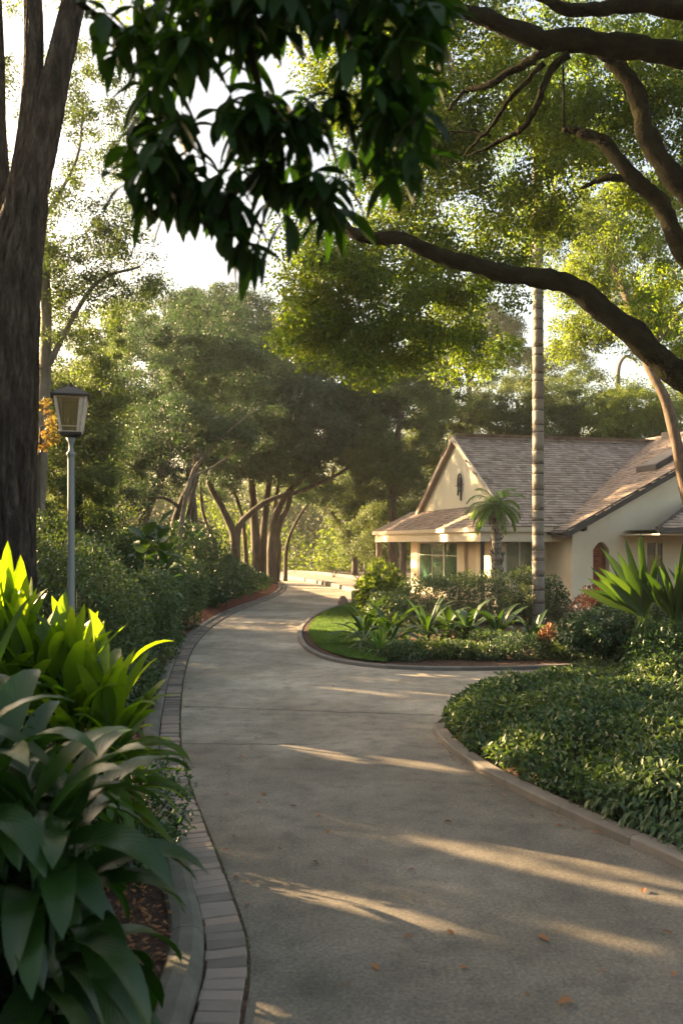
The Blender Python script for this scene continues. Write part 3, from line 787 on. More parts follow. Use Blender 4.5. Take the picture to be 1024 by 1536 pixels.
def window(u0, u1, z0, z1, v, mul, parent, gm='glass', fm='white', fw=.06, sw=lambda m: m):
    m_ = MB()
    m_.box(u0, u1, v-.02, v+.05, z1-fw, z1); m_.box(u0, u1, v-.02, v+.05, z0, z0+fw)
    m_.box(u0, u0+fw, v-.02, v+.05, z0+fw, z1-fw); m_.box(u1-fw, u1, v-.02, v+.05, z0+fw, z1-fw)
    for q in mul: m_.box(q-fw/2, q+fw/2, v-.02, v+.05, z0+fw, z1-fw)
    f = sw(m_).build('window', M[fm], parent)
    m_ = MB(); m_.box(u0+fw, u1-fw, v+.012, v+.022, z0+fw, z1-fw); sw(m_).build('pane', M[gm], f)
    m_ = MB(); m_.box(u0-.05, u1+.05, v-.07, v-.021, z0-.06, z0); sw(m_).build('sill', M[fm], f)
    return f
f = window(*W1, FWv+.05, [5.6], h, fw=.11, sw=swap)
m_ = MB(); m_.box(4.42, 8.08, FWv+.045, FWv+.06, 1.55, 1.575); m_.box(6.8, 6.83, FWv+.045, FWv+.06, .57, 1.96); swap(m_).build('glazing_bar', M['white'], f)
window(*W2, FWv+.05, [.63], h)
m_ = MB(); m_.box(DR[0], DR[1], FWv+.1, FWv+.14, DR[2], DR[3]); dr = swap(m_).build('door', M['trim'], h)
m_ = MB(); m_.box(DR[0]+.04, DR[0]+.10, FWv+.06, FWv+.099, 1.05, 1.16); swap(m_).build('handle', M['iron'], dr)
# posts
def post(u, v, r, mat, z1=PZ-.40, n=10):
    m_ = MB(); m_.lathe([(r*1.25, 0), (r*1.2, .12), (r, .16), (r*.97, z1-.1), (r*1.15, z1-.06), (r*1.15, z1)], n, (u, v, 0)); return m_.build('post', M[mat], h, True)
post(-PW+.15, 7.2, .13, 'greybark'); post(-PW+.15, .17, .06, 'darktrim'); post(-PW+.15, 10.2, .12, 'greybark')
m_ = MB(); m_.box(1.60, 1.80, FWv-.14, FWv-.005, .02, PZ-.14); m_.build('pilaster', M['white'], h)
m_ = MB(); m_.box(1.18+.35, 1.98, WF+.35, WF+.53, 0, 2.32); m_.box(1.52, 1.70, WF+.531, FWv-.003, 0, 2.32); m_.build('corner_pier', M['stucco'], h)
# wing
def wz(u): return WZ+WS*(u-WE)
m_ = MB()
m_.prism([(WE, WF, WZ-.03), (WR, WF, wz(WR)-.03), (WR, RV+4, wz(WR)-.03), (WE, RV+4, WZ-.03)], (0, 0, -.1))
m_.prism([(WR+.001, WF, wz(WR)-.031), (WR+6, WF, WZ-.03), (WR+6, RV+4, WZ-.03), (WR+.001, RV+4, wz(WR)-.031)], (0, 0, -.1))
wr = m_.build('wing_roof', M['soffit'], h)
wa = math.atan(WS)
# rows run along v; keep those above the main roof
def wmask(a, d):
    v = RV+4-a; u = WE+d*math.cos(wa)
    return v >= WF-.05 and (v < RV+.05) and (u > valley(max(v, -5))-.25 if v > -.2 else True)
shingles('shingles', (WE, RV+4, WZ), (0, -1, 0), (math.cos(wa), 0, math.sin(wa)), RV+4-WF, (WR-WE)/math.cos(wa), wmask, wr)
m_ = MB(); m_.tube([(WR, WF, wz(WR)+.02), (WR, RV+4, wz(WR)+.02)], .07, 6); m_.build('ridge_cap', M['shingle'], wr)
m_ = MB()
m_.prism([(WE-.06, WF-.045, WZ-.20), (WR, WF-.045, wz(WR)-.17), (WR, WF-.045, wz(WR)+.05), (WE-.06, WF-.045, WZ+.03)], (0, .04, 0))
m_.box(WE-.06, WE-.003, WF-.004, -.04, WZ-.18, WZ+.02)
m_.build('bargeboard', M['darktrim'], h)
m_ = MB(); m_.tube([(WE-.09, WF, WZ-.05), (WE-.09, .1, WZ-.05)], .05, 6); m_.build('gutter', M['darktrim'], h)
# wing front wall with an arched brick niche
wv = WF+.35; N0, N1 = 1.98+.18, 2.66
m_ = MB()
top = lambda u: wz(u)-.14
m_.prism([(1.981, wv, 0), (N0, wv, 0), (N0, wv, top(N0)), (1.981, wv, top(1.981))], (0, .18, 0))
arch = [(N0, wv, 1.80)]+[(N0+(N1-N0)*k/8, wv, 1.80+.22*math.sin(math.pi*k/8)) for k in range(1, 8)]+[(N1, wv, 1.80)]
m_.prism([(N1, wv, top(N1)), (N0, wv, top(N0))]+arch, (0, .18, 0))
m_.prism([(N1, wv, 0), (WR, wv, 0), (WR, wv, top(WR)), (N1, wv, top(N1))], (0, .18, 0))
m_.prism([(WR+.001, wv, 0), (WR+5.9, wv, 0), (WR+5.9, wv, 2.2), (WR+.001, wv, top(WR))], (0, .18, 0))
m_.build('wing_wall', M['stucco'], h)
m_ = MB()
for i in range(29):
    a = N0-.05-(.1 if i % 2 else 0)
    while a < N1+.02:
        m_.box(max(a, N0-.05)+.004, min(a+.2, N1+.05)-.004, wv+.30, wv+.36, i*.072+.004, i*.072+.068); a += .2
m_.build('brickwork', M['redbrick'], h)
m_ = MB(); m_.box(N0-.1, N1+.1, wv+.365, wv+.4, 0, 2.1); m_.build('niche_backing', M['soffit'], h)
# small front roof at the right, dark edged
m_ = MB(); v0 = -2.4; u0 = 2.95; e0 = 2.36
s2 = .30
m_.add([(u0, v0, e0), (u0+4.5, v0, e0), (u0+4.5, wv-.002, e0+(wv-v0)*.55), (u0+2.9, wv-.002, e0+(wv-v0)*.55)], [(0, 1, 2, 3)])
m_.add([(u0, v0, e0-.02), (u0+2.9, wv-.002, e0+(wv-v0)*.55-.02), (u0+2.9, wv-.002, e0-.02), (u0+.2, wv-.002, e0-.02)], [(0, 1, 2), (0, 2, 3)])
pr2 = m_.build('entry_roof', M['darktrim'], h)
a2 = math.atan(.55)
shingles('shingles', (u0, v0, e0+.01), (1, 0, 0), (0, math.cos(a2), math.sin(a2)), 4.5, (wv-v0)/math.cos(a2), lambda a, d: a > 2.9*d*math.cos(a2)/(wv-v0)+.02, pr2)
m_ = MB(); m_.box(u0-.05, u0+4.5, v0-.05, v0-.003, e0-.12, e0+.03)
m_.prism([(u0-.05, v0-.02, e0-.1), (u0+2.9, wv-.01, e0+(wv-v0)*.55-.06), (u0+2.9, wv-.01, e0+(wv-v0)*.55+.10), (u0-.05, v0-.02, e0+.06)], (-.05, .03, 0))
m_.build('fascia', M['darktrim'], h)
m_ = MB(); m_.box(u0+.05, u0+4.5, v0+.05, wv-.003, e0-.16, e0-.125); m_.build('soffit', M['stucco'], h)
# recess below it with a dark window and a pier
window(3.75, 4.35, .75, 2.05, wv-.06, [4.1], h, 'darkglass', 'stucco', .05)
post(4.75, v0+.25, .14, 'stucco', e0-.16, 4)
# skylight on the wing slope
m_ = MB()
us, vs_ = 4.6, 1.2
def wp(u, v, dz): return (u, v, wz(u)+dz)
m_.prism([wp(us, vs_, .03), wp(us+1.1, vs_, .03), wp(us+1.1, vs_-1.0, .03), wp(us, vs_-1.0, .03)], (0, 0, .16))
sk = m_.build('skylight', M['darktrim'], h)
m_ = MB(); m_.prism([wp(us+.06, vs_-.06, .193), wp(us+1.04, vs_-.06, .193), wp(us+1.04, vs_-.94, .193), wp(us+.06, vs_-.94, .193)], (0, 0, .01)); m_.build('pane', M['kerbstone'], sk)
m_ = MB(); m_.box(7.3, 7.9, 3.2, 3.9, wz(6.9)-.1, wz(7.5)+.15); m_.build('chimney', M['kerbstone'], h)
# slab under the house
m_ = MB(); m_.box(-PW+.05, 12.9, .06, PL-.05, -.01, .13); m_.build('floor_slab', M['terrace'], h)

# ================================================================== STREET LAMP
LX, LY = P(107, 800, 8.7)[:2]
lamp = thing('street_lamp', 'grey post lamp with dark pyramid cap and pale four-sided lantern', 'street lamp', (LX, LY, 0))
zt = lambda py: CZ+(HY-py)/F*8.7
m_ = MB(); m_.lathe([(.09, 0), (.09, .12), (.055, .2), (.040, .3), (.036, 1.5), (.034, zt(690)), (.034, zt(684)), (.044, zt(683)), (.044, zt(679)), (.026, zt(677)), (.022, zt(668)), (.03, zt(663)), (.05, zt(657))], 16)
m_.build('pole', M['polemetal'], lamp, True)
z0, z1 = zt(652), zt(597); b0, b1 = .100, .158
rot = R(14)
def sq(r, z, rot=rot): return [(r*math.sqrt(2)*math.cos(rot+math.pi/4+k*math.pi/2), r*math.sqrt(2)*math.sin(rot+math.pi/4+k*math.pi/2), z) for k in range(4)]
m_ = MB()
lo, hi = sq(b0*.92, z0+.02), sq(b1*.92, z1)
for k in range(4): m_.tube([lo[k], hi[k]], .019, 4)
for a, zz in ((lo, 0), (hi, 0)):
    for k in range(4): m_.tube([a[k], a[(k+1) % 4]], .015, 4)
mid = [tuple(np.array(lo[k])*.84+np.array(hi[k])*.16) for k in range(4)]
for k in range(4): m_.tube([mid[k], mid[(k+1) % 4]], .008, 4)
for k in range(4):   # wide pale corner boards
    for s in (1, -1):
        q = (k+s) % 4
        A = np.array(lo[k]); B = np.array(hi[k]); dA = (np.array(lo[q])-A)*.2; dB = (np.array(hi[q])-B)*.2
        nrm = np.cross(B-A, dA); nrm /= np.linalg.norm(nrm)
        m_.prism([A, A+dA, B+dB, B], nrm*.006)
m_.build('lantern_frame', M['lampframe'], lamp)
for k in range(4):
    m_ = MB(); a, b, c, d = [np.array(q) for q in (lo[k], lo[(k+1) % 4], hi[(k+1) % 4], hi[k])]
    nrm = np.cross(b-a, d-a); nrm /= np.linalg.norm(nrm); m_.prism([a, b, c, d], nrm*.004); m_.build('glass_pane', M['lampglass'], lamp)
m_ = MB()
vs = sq(b1*1.18, z1+.0)+sq(b1*1.20, z1+.018)+sq(b1*.62, z1+.075)+sq(b1*.12, z1+.118)+sq(.012, z1+.15)
fs = [(0, 1, 2, 3)[::-1]]+[(i*4+k, i*4+(k+1) % 4, (i+1)*4+(k+1) % 4, (i+1)*4+k) for i in range(4) for k in range(4)]+[(16, 17, 18, 19)]
m_.add(vs, fs); m_.build('lamp_cap', M['lampcap'], lamp)
m_ = MB(); vs = sq(b0*1.05, z0+.018)+sq(b0*.98, z0-.01)+sq(.045, z0-.03)
m_.add(vs, [(0, 1, 2, 3)]+[(i*4+k, (i+1)*4+k, (i+1)*4+(k+1) % 4, i*4+(k+1) % 4) for i in range(2) for k in range(4)]+[(8, 9, 10, 11)[::-1]])
m_.build('lantern_base', M['lampcap'], lamp)
m_ = MB(); m_.lathe([(.018, z0), (.018, z0+.07), (.03, z0+.09), (.034, z0+.15), (.02, z0+.2)], 10); m_.build('bulb', M['white'], lamp, True)

# ================================================================== TREES
# big forked trunk at the left edge
base = np.array([P(16, 800, 8.6)[0], 8.6, 0])
bt = thing('big_tree', 'thick furrowed dark trunk forking at the left edge of the frame', 'tree', base)
def q8(px, py, D=8.6): return P(px, py, D)
def bigtube(m_, pts, rs, n=110):
    c = crom(pts, 26); m = len(c); xs = np.linspace(0, 1, len(rs)); rr = np.interp(np.linspace(0, 1, m), xs, rs)
    ph = RNG.uniform(0, 6, 9); vs = []; fs = []
    for i, p in enumerate(c):
        t = c[min(i+1, m-1)]-c[max(i-1, 0)]; t /= np.linalg.norm(t); x = np.cross(t, [0, 1, 0]); x /= np.linalg.norm(x); y = np.cross(t, x)
        for k in range(n):
            a = 2*math.pi*k/n
            f_ = 1+.05*math.sin(3*a+ph[0]+i*.02)+.03*math.sin(6*a+ph[1]+.9*math.sin(i*.11+ph[2]))-.15*(1-abs(math.sin(7.5*a+ph[3]+1.1*math.sin(i*.09)+.5*math.sin(i*.31+a*3))))**2.2-.07*(1-abs(math.sin(14*a+ph[4]+1.4*math.sin(i*.13+2)+.8*math.sin(i*.37+a*2))))**2+RNG.normal(0, .010)
            vs.append(p+rr[i]*f_*(math.cos(a)*x+math.sin(a)*y))
    for i in range(m-1):
        for k in range(n): fs.append((i*n+k, i*n+(k+1) % n, (i+1)*n+(k+1) % n, (i+1)*n+k))
    m_.add(vs, fs)
m_ = MB()
bigtube(m_, [base, q8(14, 1100), q8(10, 850), q8(14, 600), q8(20, 420), q8(38, 300), q8(52, 215)], [.50, .38, .30, .28, .275, .22, .09])
bigtube(m_, [q8(22, 370), q8(40, 290), q8(63, 200), q8(86, 110), q8(105, 30), q8(125, -60), q8(150, -220)], [.16, .20, .165, .13, .115, .10, .07], 70)
bigtube(m_, [q8(20, 400), q8(36, 310), q8(46, 220), q8(50, 120), q8(50, 20), q8(40, -120), q8(50, -300)], [.14, .18, .14, .10, .09, .08, .05], 70)
bigtube(m_, [q8(14, 420), q8(4, 330), q8(-4, 200), q8(-6, 80), q8(-12, -100)], [.16, .12, .09, .08, .06], 60)
tcen = np.concatenate([blob_pts(P(60, -260, 8.6), (2.4, 2.2, 1.1), 60), blob_pts(P(-200, 0, 8.8), (1.2, 1.5, 1.8), 30)])
nodes = [(q8(150, -220), .07), (q8(50, -300), .05), (q8(-12, -100), .06), (q8(105, 30), .11)]
grow(m_, nodes, tcen, rmin=.014)
m_.build('trunk', M['bigbark'], bt, True, base)
pos = np.repeat(tcen, 110, 0); pos = pos+RNG.normal(size=pos.shape)*np.array([.28, .28, .2])
small_leaves('crown', pos, .06, M['oakleaf'], bt, base)
# ferny moss tufts along the bark are only bark relief

# airy pale trees behind it
tree('airy_tree', 'tall airy pale green tree with thin leaves behind the big left trunk', [([P(40, 905, 15.5)*[1, 1, 0], P(60, 700, 15.5), P(70, 480, 15.5), P(60, 250, 15.5), P(90, 80, 15.5)], .16, .05), ([P(66, 560, 15.5), P(140, 430, 15.4), P(210, 400, 15.2)], .06, .02), ([P(65, 330, 15.5), P(115, 240, 15.5), P(125, 150, 15.5)], .04, .015)],
     [(P(20, 60, 15.5), (1.5, 1.6, 1.3), 26), (P(110, 130, 15.5), (.8, 1, .7), 12), (P(90, 340, 15.5), (1.3, 1.3, 1.0), 34), (P(190, 400, 15), (.75, .9, .65), 18), (P(30, 480, 15.5), (1.2, 1.2, .9), 22), (P(170, 330, 15), (.6, .8, .4), 9), (P(-80, 250, 15.5), (1.2, 1.6, 2.5), 40), (P(150, 230, 15.5), (.7, 1, .6), 14), (P(190, 150, 15.5), (.35, .6, .5), 6), (P(60, 400, 15), (1.3, 1, .6), 26), (P(150, 450, 16), (.9, .9, .4), 18)],
     leaf=.055, per=160, puff=.42, leafm='softleaf', rmin=.010, bark='greybark')
tree('rounded_tree', 'soft green rounded tree standing directly behind the street lamp', [([P(120, 940, 18)*[1, 1, 0], P(118, 760, 18), P(110, 600, 18)], .14, .05)],
     [(P(120, 620, 18), (1.1, 1.2, 1.1), 36), (P(70, 540, 18), (1.1, 1.2, 1.1), 30), (P(150, 510, 19), (.6, .9, .7), 16), (P(90, 740, 17.5), (1.2, 1.0, 1.1), 34), (P(0, 640, 18), (1.3, 1.2, 2.2), 34), (P(150, 700, 18), (.6, .9, .8), 20), (P(110, 680, 17), (1.0, .9, .9), 30), (P(60, 800, 17), (1.4, 1, .9), 34), (P(150, 600, 17.5), (.55, .8, .8), 18)],
     leaf=.06, per=230, puff=.42, leafm='softleaf', rmin=.012)
tree('orange_tree', 'small tree with orange and yellow leaves showing left of the lantern', [([P(60, 900, 14)*[1, 1, 0], P(58, 740, 14), P(62, 640, 14)], .05, .02)],
     [(P(60, 636, 14), (.30, .35, .42), 20)], leaf=.062, per=34, puff=.16, leafm='orangeleaf', rmin=.008)

# the oak grove on the left of the drive
def trk(px, D, pts, r0, r1): return ([np.array([P(px, 0, D)[0], D, 0])]+[P(a, b, D+dd) for a, b, dd in pts], r0, r1)
tree('oak_tree', 'leaning oak with pale bark at the left end of the grove', [trk(252, 26, [(262, 790, 0), (288, 720, 0), (302, 672, 1.5)], .17, .08), trk(262, 26, [(284, 765, 0), (300, 705, 1)], .11, .05)],
     [(P(250, 560, 28), (2.0, 2.2, 1.7), 60), (P(330, 560, 28), (1.6, 2.2, 1.3), 45), (P(215, 640, 28), (1.2, 1.8, 1.4), 34), (P(300, 500, 29), (1.8, 2, 1.0), 36), (P(185, 720, 25), (.7, 1, 1.2), 26), (P(260, 640, 24.5), (1.3, 1, .9), 34), (P(330, 650, 25.5), (1.0, 1, .6), 22)], leaf=.085, per=250, puff=.6, leafm='greyleaf', bark='bark', group='oaks of the grove left of the drive')
tree('oak_tree', 'oak with two dark trunks rising into the tall left crown of the grove', [trk(205, 34, [(215, 780, 0), (240, 720, 0), (262, 640, 0), (270, 560, 0)], .26, .12), trk(300, 34, [(290, 760, 0), (285, 690, 0), (300, 640, 0)], .18, .1)],
     [(P(250, 490, 36), (2.6, 2.6, 1.6), 60), (P(210, 560, 35), (1.8, 2.4, 2.2), 45), (P(320, 500, 36), (2.4, 2.6, 1.6), 55), (P(300, 600, 36), (2.6, 2.2, 1.6), 50), (P(170, 640, 35), (2.2, 2.4, 2.6), 70), (P(205, 715, 34.5), (1.9, 2, 1.6), 50)], leaf=.10, per=230, puff=.75, leafm='greyleaf', group='oaks of the grove left of the drive')
tree('oak_tree', 'oak forking low in a wide V beside the shaded hedge', [trk(353, 40, [(352, 830, 0), (350, 800, 0), (335, 765, 0), (318, 735, 0), (300, 690, 0)], .27, .10), trk(358, 40, [(356, 800, 0), (378, 768, 0), (410, 748, 0), (455, 735, 0), (500, 715, 0), (540, 690, 0)], .18, .06)],
     [(P(380, 540, 41), (3.6, 3, 2.2), 90), (P(440, 620, 41), (3.4, 3, 1.6), 70), (P(360, 670, 41), (2.4, 2.2, 1.2), 40), (P(500, 660, 40), (2.6, 2.6, 1.2), 46), (P(330, 690, 39), (1.8, 1.6, .9), 30), (P(420, 700, 40), (2.0, 1.6, .7), 30)], leaf=.11, per=230, puff=.85, leafm='greyleaf', group='oaks of the grove left of the drive')
tree('oak_tree', 'straight brown oak trunk in the middle of the clustered grove', [trk(384, 42, [(384, 820, 0), (380, 760, 0), (374, 700, 0), (360, 640, 0)], .28, .13), trk(393, 42.5, [(394, 820, 0), (398, 770, 0), (404, 720, 0), (410, 660, 0)], .24, .11)],
     [(P(400, 490, 44), (3.6, 3, 1.8), 70), (P(330, 560, 44), (3.0, 3, 2.0), 60), (P(330, 470, 44), (2.6, 3, 1.3), 40)], leaf=.11, per=230, puff=.85, leafm='greyleaf', group='oaks of the grove left of the drive')
tree('oak_tree', 'oak curving right at the drive end of the grove', [trk(408, 41, [(407, 830, 0), (412, 780, 0), (428, 745, 0), (450, 720, 0), (480, 690, 0)], .26, .11), trk(402, 41.5, [(418, 790, .3), (432, 760, .3), (440, 720, .3)], .2, .09)],
     [(P(480, 580, 42), (3.0, 3, 1.8), 64), (P(540, 630, 42), (2.4, 3, 1.7), 54), (P(560, 690, 42), (1.5, 2.4, 1.1), 30), (P(470, 520, 45), (3.0, 3, 1.5), 50), (P(470, 650, 39), (2.6, 2, 1.3), 50), (P(400, 600, 39), (2.8, 2, 1.6), 60), (P(520, 580, 44), (2.4, 2, 1.6), 40)], leaf=.11, per=230, puff=.85, leafm='greyleaf', group='oaks of the grove left of the drive')
b_ = np.array([-11., 36.5, 0])  # added oak; its crowns keep the sun off the gable wall
tree('oak_tree', 'shadowy oak half hidden behind the rounded tree by the lamp', [([b_, b_+[.2, 0, 3], b_+[0, 0, 6.5]], .3, .15)],
     [((-9.4, 32.3, 5.4), (1.9, 1.7, 2.8), 60), ((-10.6, 35, 6.2), (2.0, 1.8, 3.0), 64), ((-12.2, 38, 6.6), (2.0, 1.8, 3.2), 64), ((-13.6, 41, 7.0), (2.0, 1.8, 3.2), 60), ((-8.6, 30, 4.6), (1.5, 1.4, 2.2), 36)], leaf=.11, per=230, puff=.8, leafm='farleaf', group='oaks of the grove left of the drive')
tree('oak_tree', 'cluster of slender curved trunks between the wide V oak and the drive', [trk(370, 44, [(368, 820, 0), (362, 770, 0), (345, 720, 0)], .15, .07), trk(415, 43, [(418, 820, 0), (412, 770, 0), (420, 710, 0)], .16, .08), trk(325, 43, [(322, 820, 0), (305, 770, 0), (300, 720, 0)], .13, .06), trk(428, 45, [(430, 820, 0), (446, 780, 0), (470, 745, 0)], .12, .06)],
     [(P(370, 690, 44), (2.2, 1.8, 1.0), 34), (P(440, 680, 43), (2.0, 1.8, 1.0), 34), (P(320, 730, 44), (1.2, 1.4, .8), 18), (P(480, 735, 44), (1.4, 1.4, .7), 20)], leaf=.11, per=220, puff=.7, leafm='greyleaf', group='oaks of the grove left of the drive')
# dead pale bough arching out of the grove
m_ = MB(); db = np.array([P(262, 0, 25)[0], 25, 0]); dt = thing('dead_tree', 'slender pale bare stem arching to the right in front of the grove', 'dead tree', db)
c = crom([db, P(272, 790, 25), P(288, 712, 25), P(310, 682, 25), P(345, 645, 24.8), P(390, 609, 24.6)], 8); m_.tube(c, [.115-.10*(i/(len(c)-1))**.6 for i in range(len(c))], 8, jit=.05)
c = crom([P(288, 715, 25), P(320, 700, 25.2), P(350, 678, 25.4), P(372, 662, 25.5)], 5); m_.tube(c, [.04-.03*i/(len(c)-1) for i in range(len(c))], 6)
m_.build('trunk', M['greybark'], dt, True, db)
# trees on the right of the drive
tree('leaning_tree', 'thin leaning trunk with dark crown just right of the far drive bend', [trk(532, 50, [(530, 830, 0), (505, 780, 0), (492, 755, 0), (500, 700, 0)], .22, .1)],
     [(P(570, 730, 50), (2.6, 2.6, 1.8), 46), (P(500, 740, 52), (2.0, 2.6, .8), 22), (P(620, 680, 48), (2.4, 2.4, 2.0), 46), (P(545, 800, 50), (1.4, 1.8, 1.2), 34), (P(580, 800, 46), (1.5, 1.6, 1.6), 44), (P(515, 765, 50), (1.3, 1.6, 1.0), 26)], leaf=.12, per=230, puff=.8, leafm='farleaf')
tree('dark_tree', 'dense dark tree rising behind the left slope of the gable roof', [trk(590, 38, [(588, 790, 0), (592, 700, 0), (600, 620, 0)], .25, .12)],
     [(P(600, 640, 38), (2.0, 2.2, 2.0), 50), (P(560, 700, 38), (1.3, 1.8, 1.5), 34), (P(640, 600, 39), (2.0, 2.2, 1.4), 44), (P(560, 600, 40), (1.6, 2, 1.4), 34), (P(615, 740, 37.5), (1.0, 1.5, 1.4), 26)], leaf=.10, per=230, puff=.7, leafm='farleaf')
for i, (px, D, topy, wpx, lab, lm) in enumerate([
    (690, 46, 600, 70, 'green tree right behind the gable peak', 'farleaf'), (775, 44, 590, 80, 'dark green tree above the middle of the main roof', 'farleaf'),
    (860, 45, 580, 75, 'bushy tree above the valley of the shingle roof', 'softleaf'), (940, 43, 600, 60, 'small light green tree above the right end of the roof ridge', 'yellowleaf'),
    (1040, 45, 590, 70, 'bushy tree behind the roof at the right edge', 'softleaf')]):
    s = D/F
    tree('background_tree', lab, [trk(px, D, [(px-4, 740, 0), (px+4, 660, 0), (px, topy+10, 0)], .24, .1)],
         [(P(px+ (12 if px == 940 else 0), topy+20, D), (wpx*s, 2.4, 50*s), 50), (P(px-wpx*.5, topy+50, D), (wpx*.7*s, 2.2, 50*s), 36), (P(px+wpx*.5, topy+55, D), (wpx*.7*s, 2.2, 50*s), 36)], leaf=.11, per=210, puff=.75, leafm=lm, group='trees behind the house')
tree('tall_tree', 'tall hazy airy tree with branching crown above the house trees', [trk(705, 62, [(706, 700, 0), (704, 600, 0), (700, 540, 0)], .3, .16), ([P(704, 580, 62), P(690, 530, 62), P(680, 490, 62)], .12, .05), ([P(704, 580, 62), P(722, 520, 62), P(740, 480, 62)], .12, .05)],
     [(P(700, 480, 62), (2.8, 3, 1.9), 46), (P(745, 500, 62), (2.0, 2.4, 1.3), 24), (P(660, 520, 62), (2.2, 2.4, 1.8), 30), (P(620, 560, 62), (2.4, 2.4, 2.0), 40), (P(760, 550, 62), (2.6, 2.4, 1.8), 40), (P(840, 560, 62), (2.4, 2.4, 1.6), 36)], leaf=.15, per=190, puff=1.0, leafm='softleaf')
# sunlit undergrowth at the end of the drive
for i, (px, py, D, r, lab, lm) in enumerate([(330, 800, 60, 3.0, 'sunlit yellow shrub glimpsed between the grove trunks at left', 'yellowleaf'), (440, 805, 62, 3.2, 'sunlit yellow-green shrub at the very end of the drive', 'yellowleaf'), (505, 815, 62, 2.6, 'sunlit shrub between the drive end and the leaning trunk', 'yellowleaf'), (385, 790, 66, 3.4, 'bright yellow thicket seen behind the clustered oak trunks', 'yellowleaf'), (560, 790, 64, 3.0, 'light green shrub behind the round dark bush', 'softleaf')]):
    c = P(px, py, D)
    shrub('sunlit_shrub', lab, [(c*[1, 1, 0]+[0, 0, r*.6], (r, r*.7, r*.9)), (c*[1, 1, 0]+[r*.6, .5, r*.4], (r*.7, r*.6, r*.6)), (c*[1, 1, 0]+[-r*.4, 1, r*1.0], (r*.7, r*.6, r*.7))], leaf=.17, dens=80, leafm=lm, thick=.4, stems=3, group='sunlit shrubs beyond the drive')
c = P(545, 860, 46)
shrub('round_bush', 'round dark green bush on the far terrace right of the drive end', [(c*[1, 1, 0]+[-.3, 0, .9], (1.2, 1.1, 1.1)), (c*[1, 1, 0]+[.7, .2, .7], (.9, .9, .8))], leaf=.09, dens=350, leafm='farleaf', thick=.35)
c = P(500, 862, 50)
shrub('grey_bush', 'low grey-green bush between drive end and round bush', [(c*[1, 1, 0]+[0, 0, .6], (1.4, .9, .8))], leaf=.09, dens=300, leafm='greyleaf')

# far wood closing the horizon
pos = []
for i in range(1500):
    a = RNG.uniform(-.75, .75); D = RNG.uniform(85, 105); zz = RNG.uniform(0, 11.0)+RNG.uniform(-1, 2.0)
    if abs(a*1300+512-250) < 140 and zz > 9: continue
    c = np.array([a*D, D, max(.4, zz)])
    pos.append(c+RNG.normal(size=(110, 3))*np.array([1.5, 1.5, 1.0]))
pos = np.concatenate(pos); pos = pos[pos[:, 2] > .0]
f = small_leaves('far_wood', pos, .46, M['farleaf'], None, None, gate=False); tag(f, 'distant wood closing the view behind the grove and house', 'wood', kind='stuff')

OK = .72
# ---- overhanging oak at the right
ob = np.array([6.2, 9.6, 0.0])
oak = thing('overhanging_oak', 'large dark-limbed oak reaching in from the right over the drive', 'tree', ob)
def limb(pts, rs, name='limb', n=14, jit=.05):
    c = crom(pts, 8); m = len(c); rr = np.interp(np.linspace(0, 1, m), np.linspace(0, 1, len(rs)), rs)
    rr = rr*(.80+.06*np.sin(np.arange(m)*.8+rr[0]*40)+RNG.normal(0, .014, m))
    if name == 'limb': c = [q+np.array([0, 0, .014*math.sin(i*.38+rr[0]*90)]) for i, q in enumerate(c)]
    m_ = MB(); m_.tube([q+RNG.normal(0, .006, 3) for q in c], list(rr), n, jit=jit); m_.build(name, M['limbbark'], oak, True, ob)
    return [(c[i], rr[i]) for i in range(m)]
nd = []
nd += limb([ob, ob+[-.05, 0, 1.4], ob+[.0, 0, 2.6], ob+[-.1, 0, 4.6], ob+[-.2, 0, 6.4], ob+[-.1, 0, 8.0]], [.62, .46, .42, .36, .28, .16], 'trunk', 20)
nd += limb([ob+[.1, 0, 2.6], P(1160, 660, 9.2), P(1060, 590, 9), P(1000, 550, 9), P(930, 485, 9), P(860, 432, 9), P(790, 413, 9), P(725, 402, 9), P(665, 385, 9), P(610, 362, 9), P(560, 358, 9.1), P(520, 342, 9.2), P(490, 305, 9.3), P(455, 284, 9.4)],
           [.24, .20, .175, .165, .155, .135, .12, .105, .10, .085, .08, .07, .055, .03])
nd += limb([ob+[0, 0, 3.8], P(1180, 520, 9.4), P(1080, 440, 9.3), P(1024, 375, 9.2), P(985, 300, 9.2), P(945, 262, 9.2), P(905, 215, 9.3), P(870, 198, 9.4), P(845, 197, 9.5)], [.2, .17, .14, .125, .105, .10, .085, .06, .035])
nd += limb([P(948, 266, 9.2), P(910, 268, 9.3), P(870, 280, 9.5)], [.06, .045, .02])
nd += limb([ob+[0, 0, 4.8], P(1150, 380, 8.9), P(1060, 320, 8.8), P(1010, 265, 8.8), P(970, 205, 8.8), P(955, 140, 8.8), P(920, 95, 8.8), P(895, 70, 8.8)], [.2, .17, .15, .135, .12, .11, .09, .07])
nd += limb([ob+[0, 0, 6.2], P(1160, 130, 8.5), P(1024, 84, 8.4), P(930, 68, 8.4), P(850, 62, 8.4), P(780, 48, 8.4), P(720, 25, 8.4), P(670, 5, 8.4), P(600, -40, 8.5)], [.2, .17, .14, .135, .13, .11, .095, .08, .04])
nd += limb([ob+[0, 0, 7.0], P(1130, 20, 8), P(1024, 12, 8), P(940, 8, 8), P(860, 14, 8), P(790, -10, 8)], [.16, .12, .10, .09, .07, .04])
nd += limb([P(830, 70, 8.4), P(780, 100, 8.6), P(735, 125, 8.8), P(700, 138, 9), P(670, 165, 9.1)], [.06, .05, .045, .03, .015])
nd += limb([P(850, 78, 8.4), P(825, 110, 8.5), P(800, 165, 8.6), P(775, 200, 8.8), P(740, 215, 9), P(700, 235, 9.2)], [.055, .045, .04, .035, .025, .012])
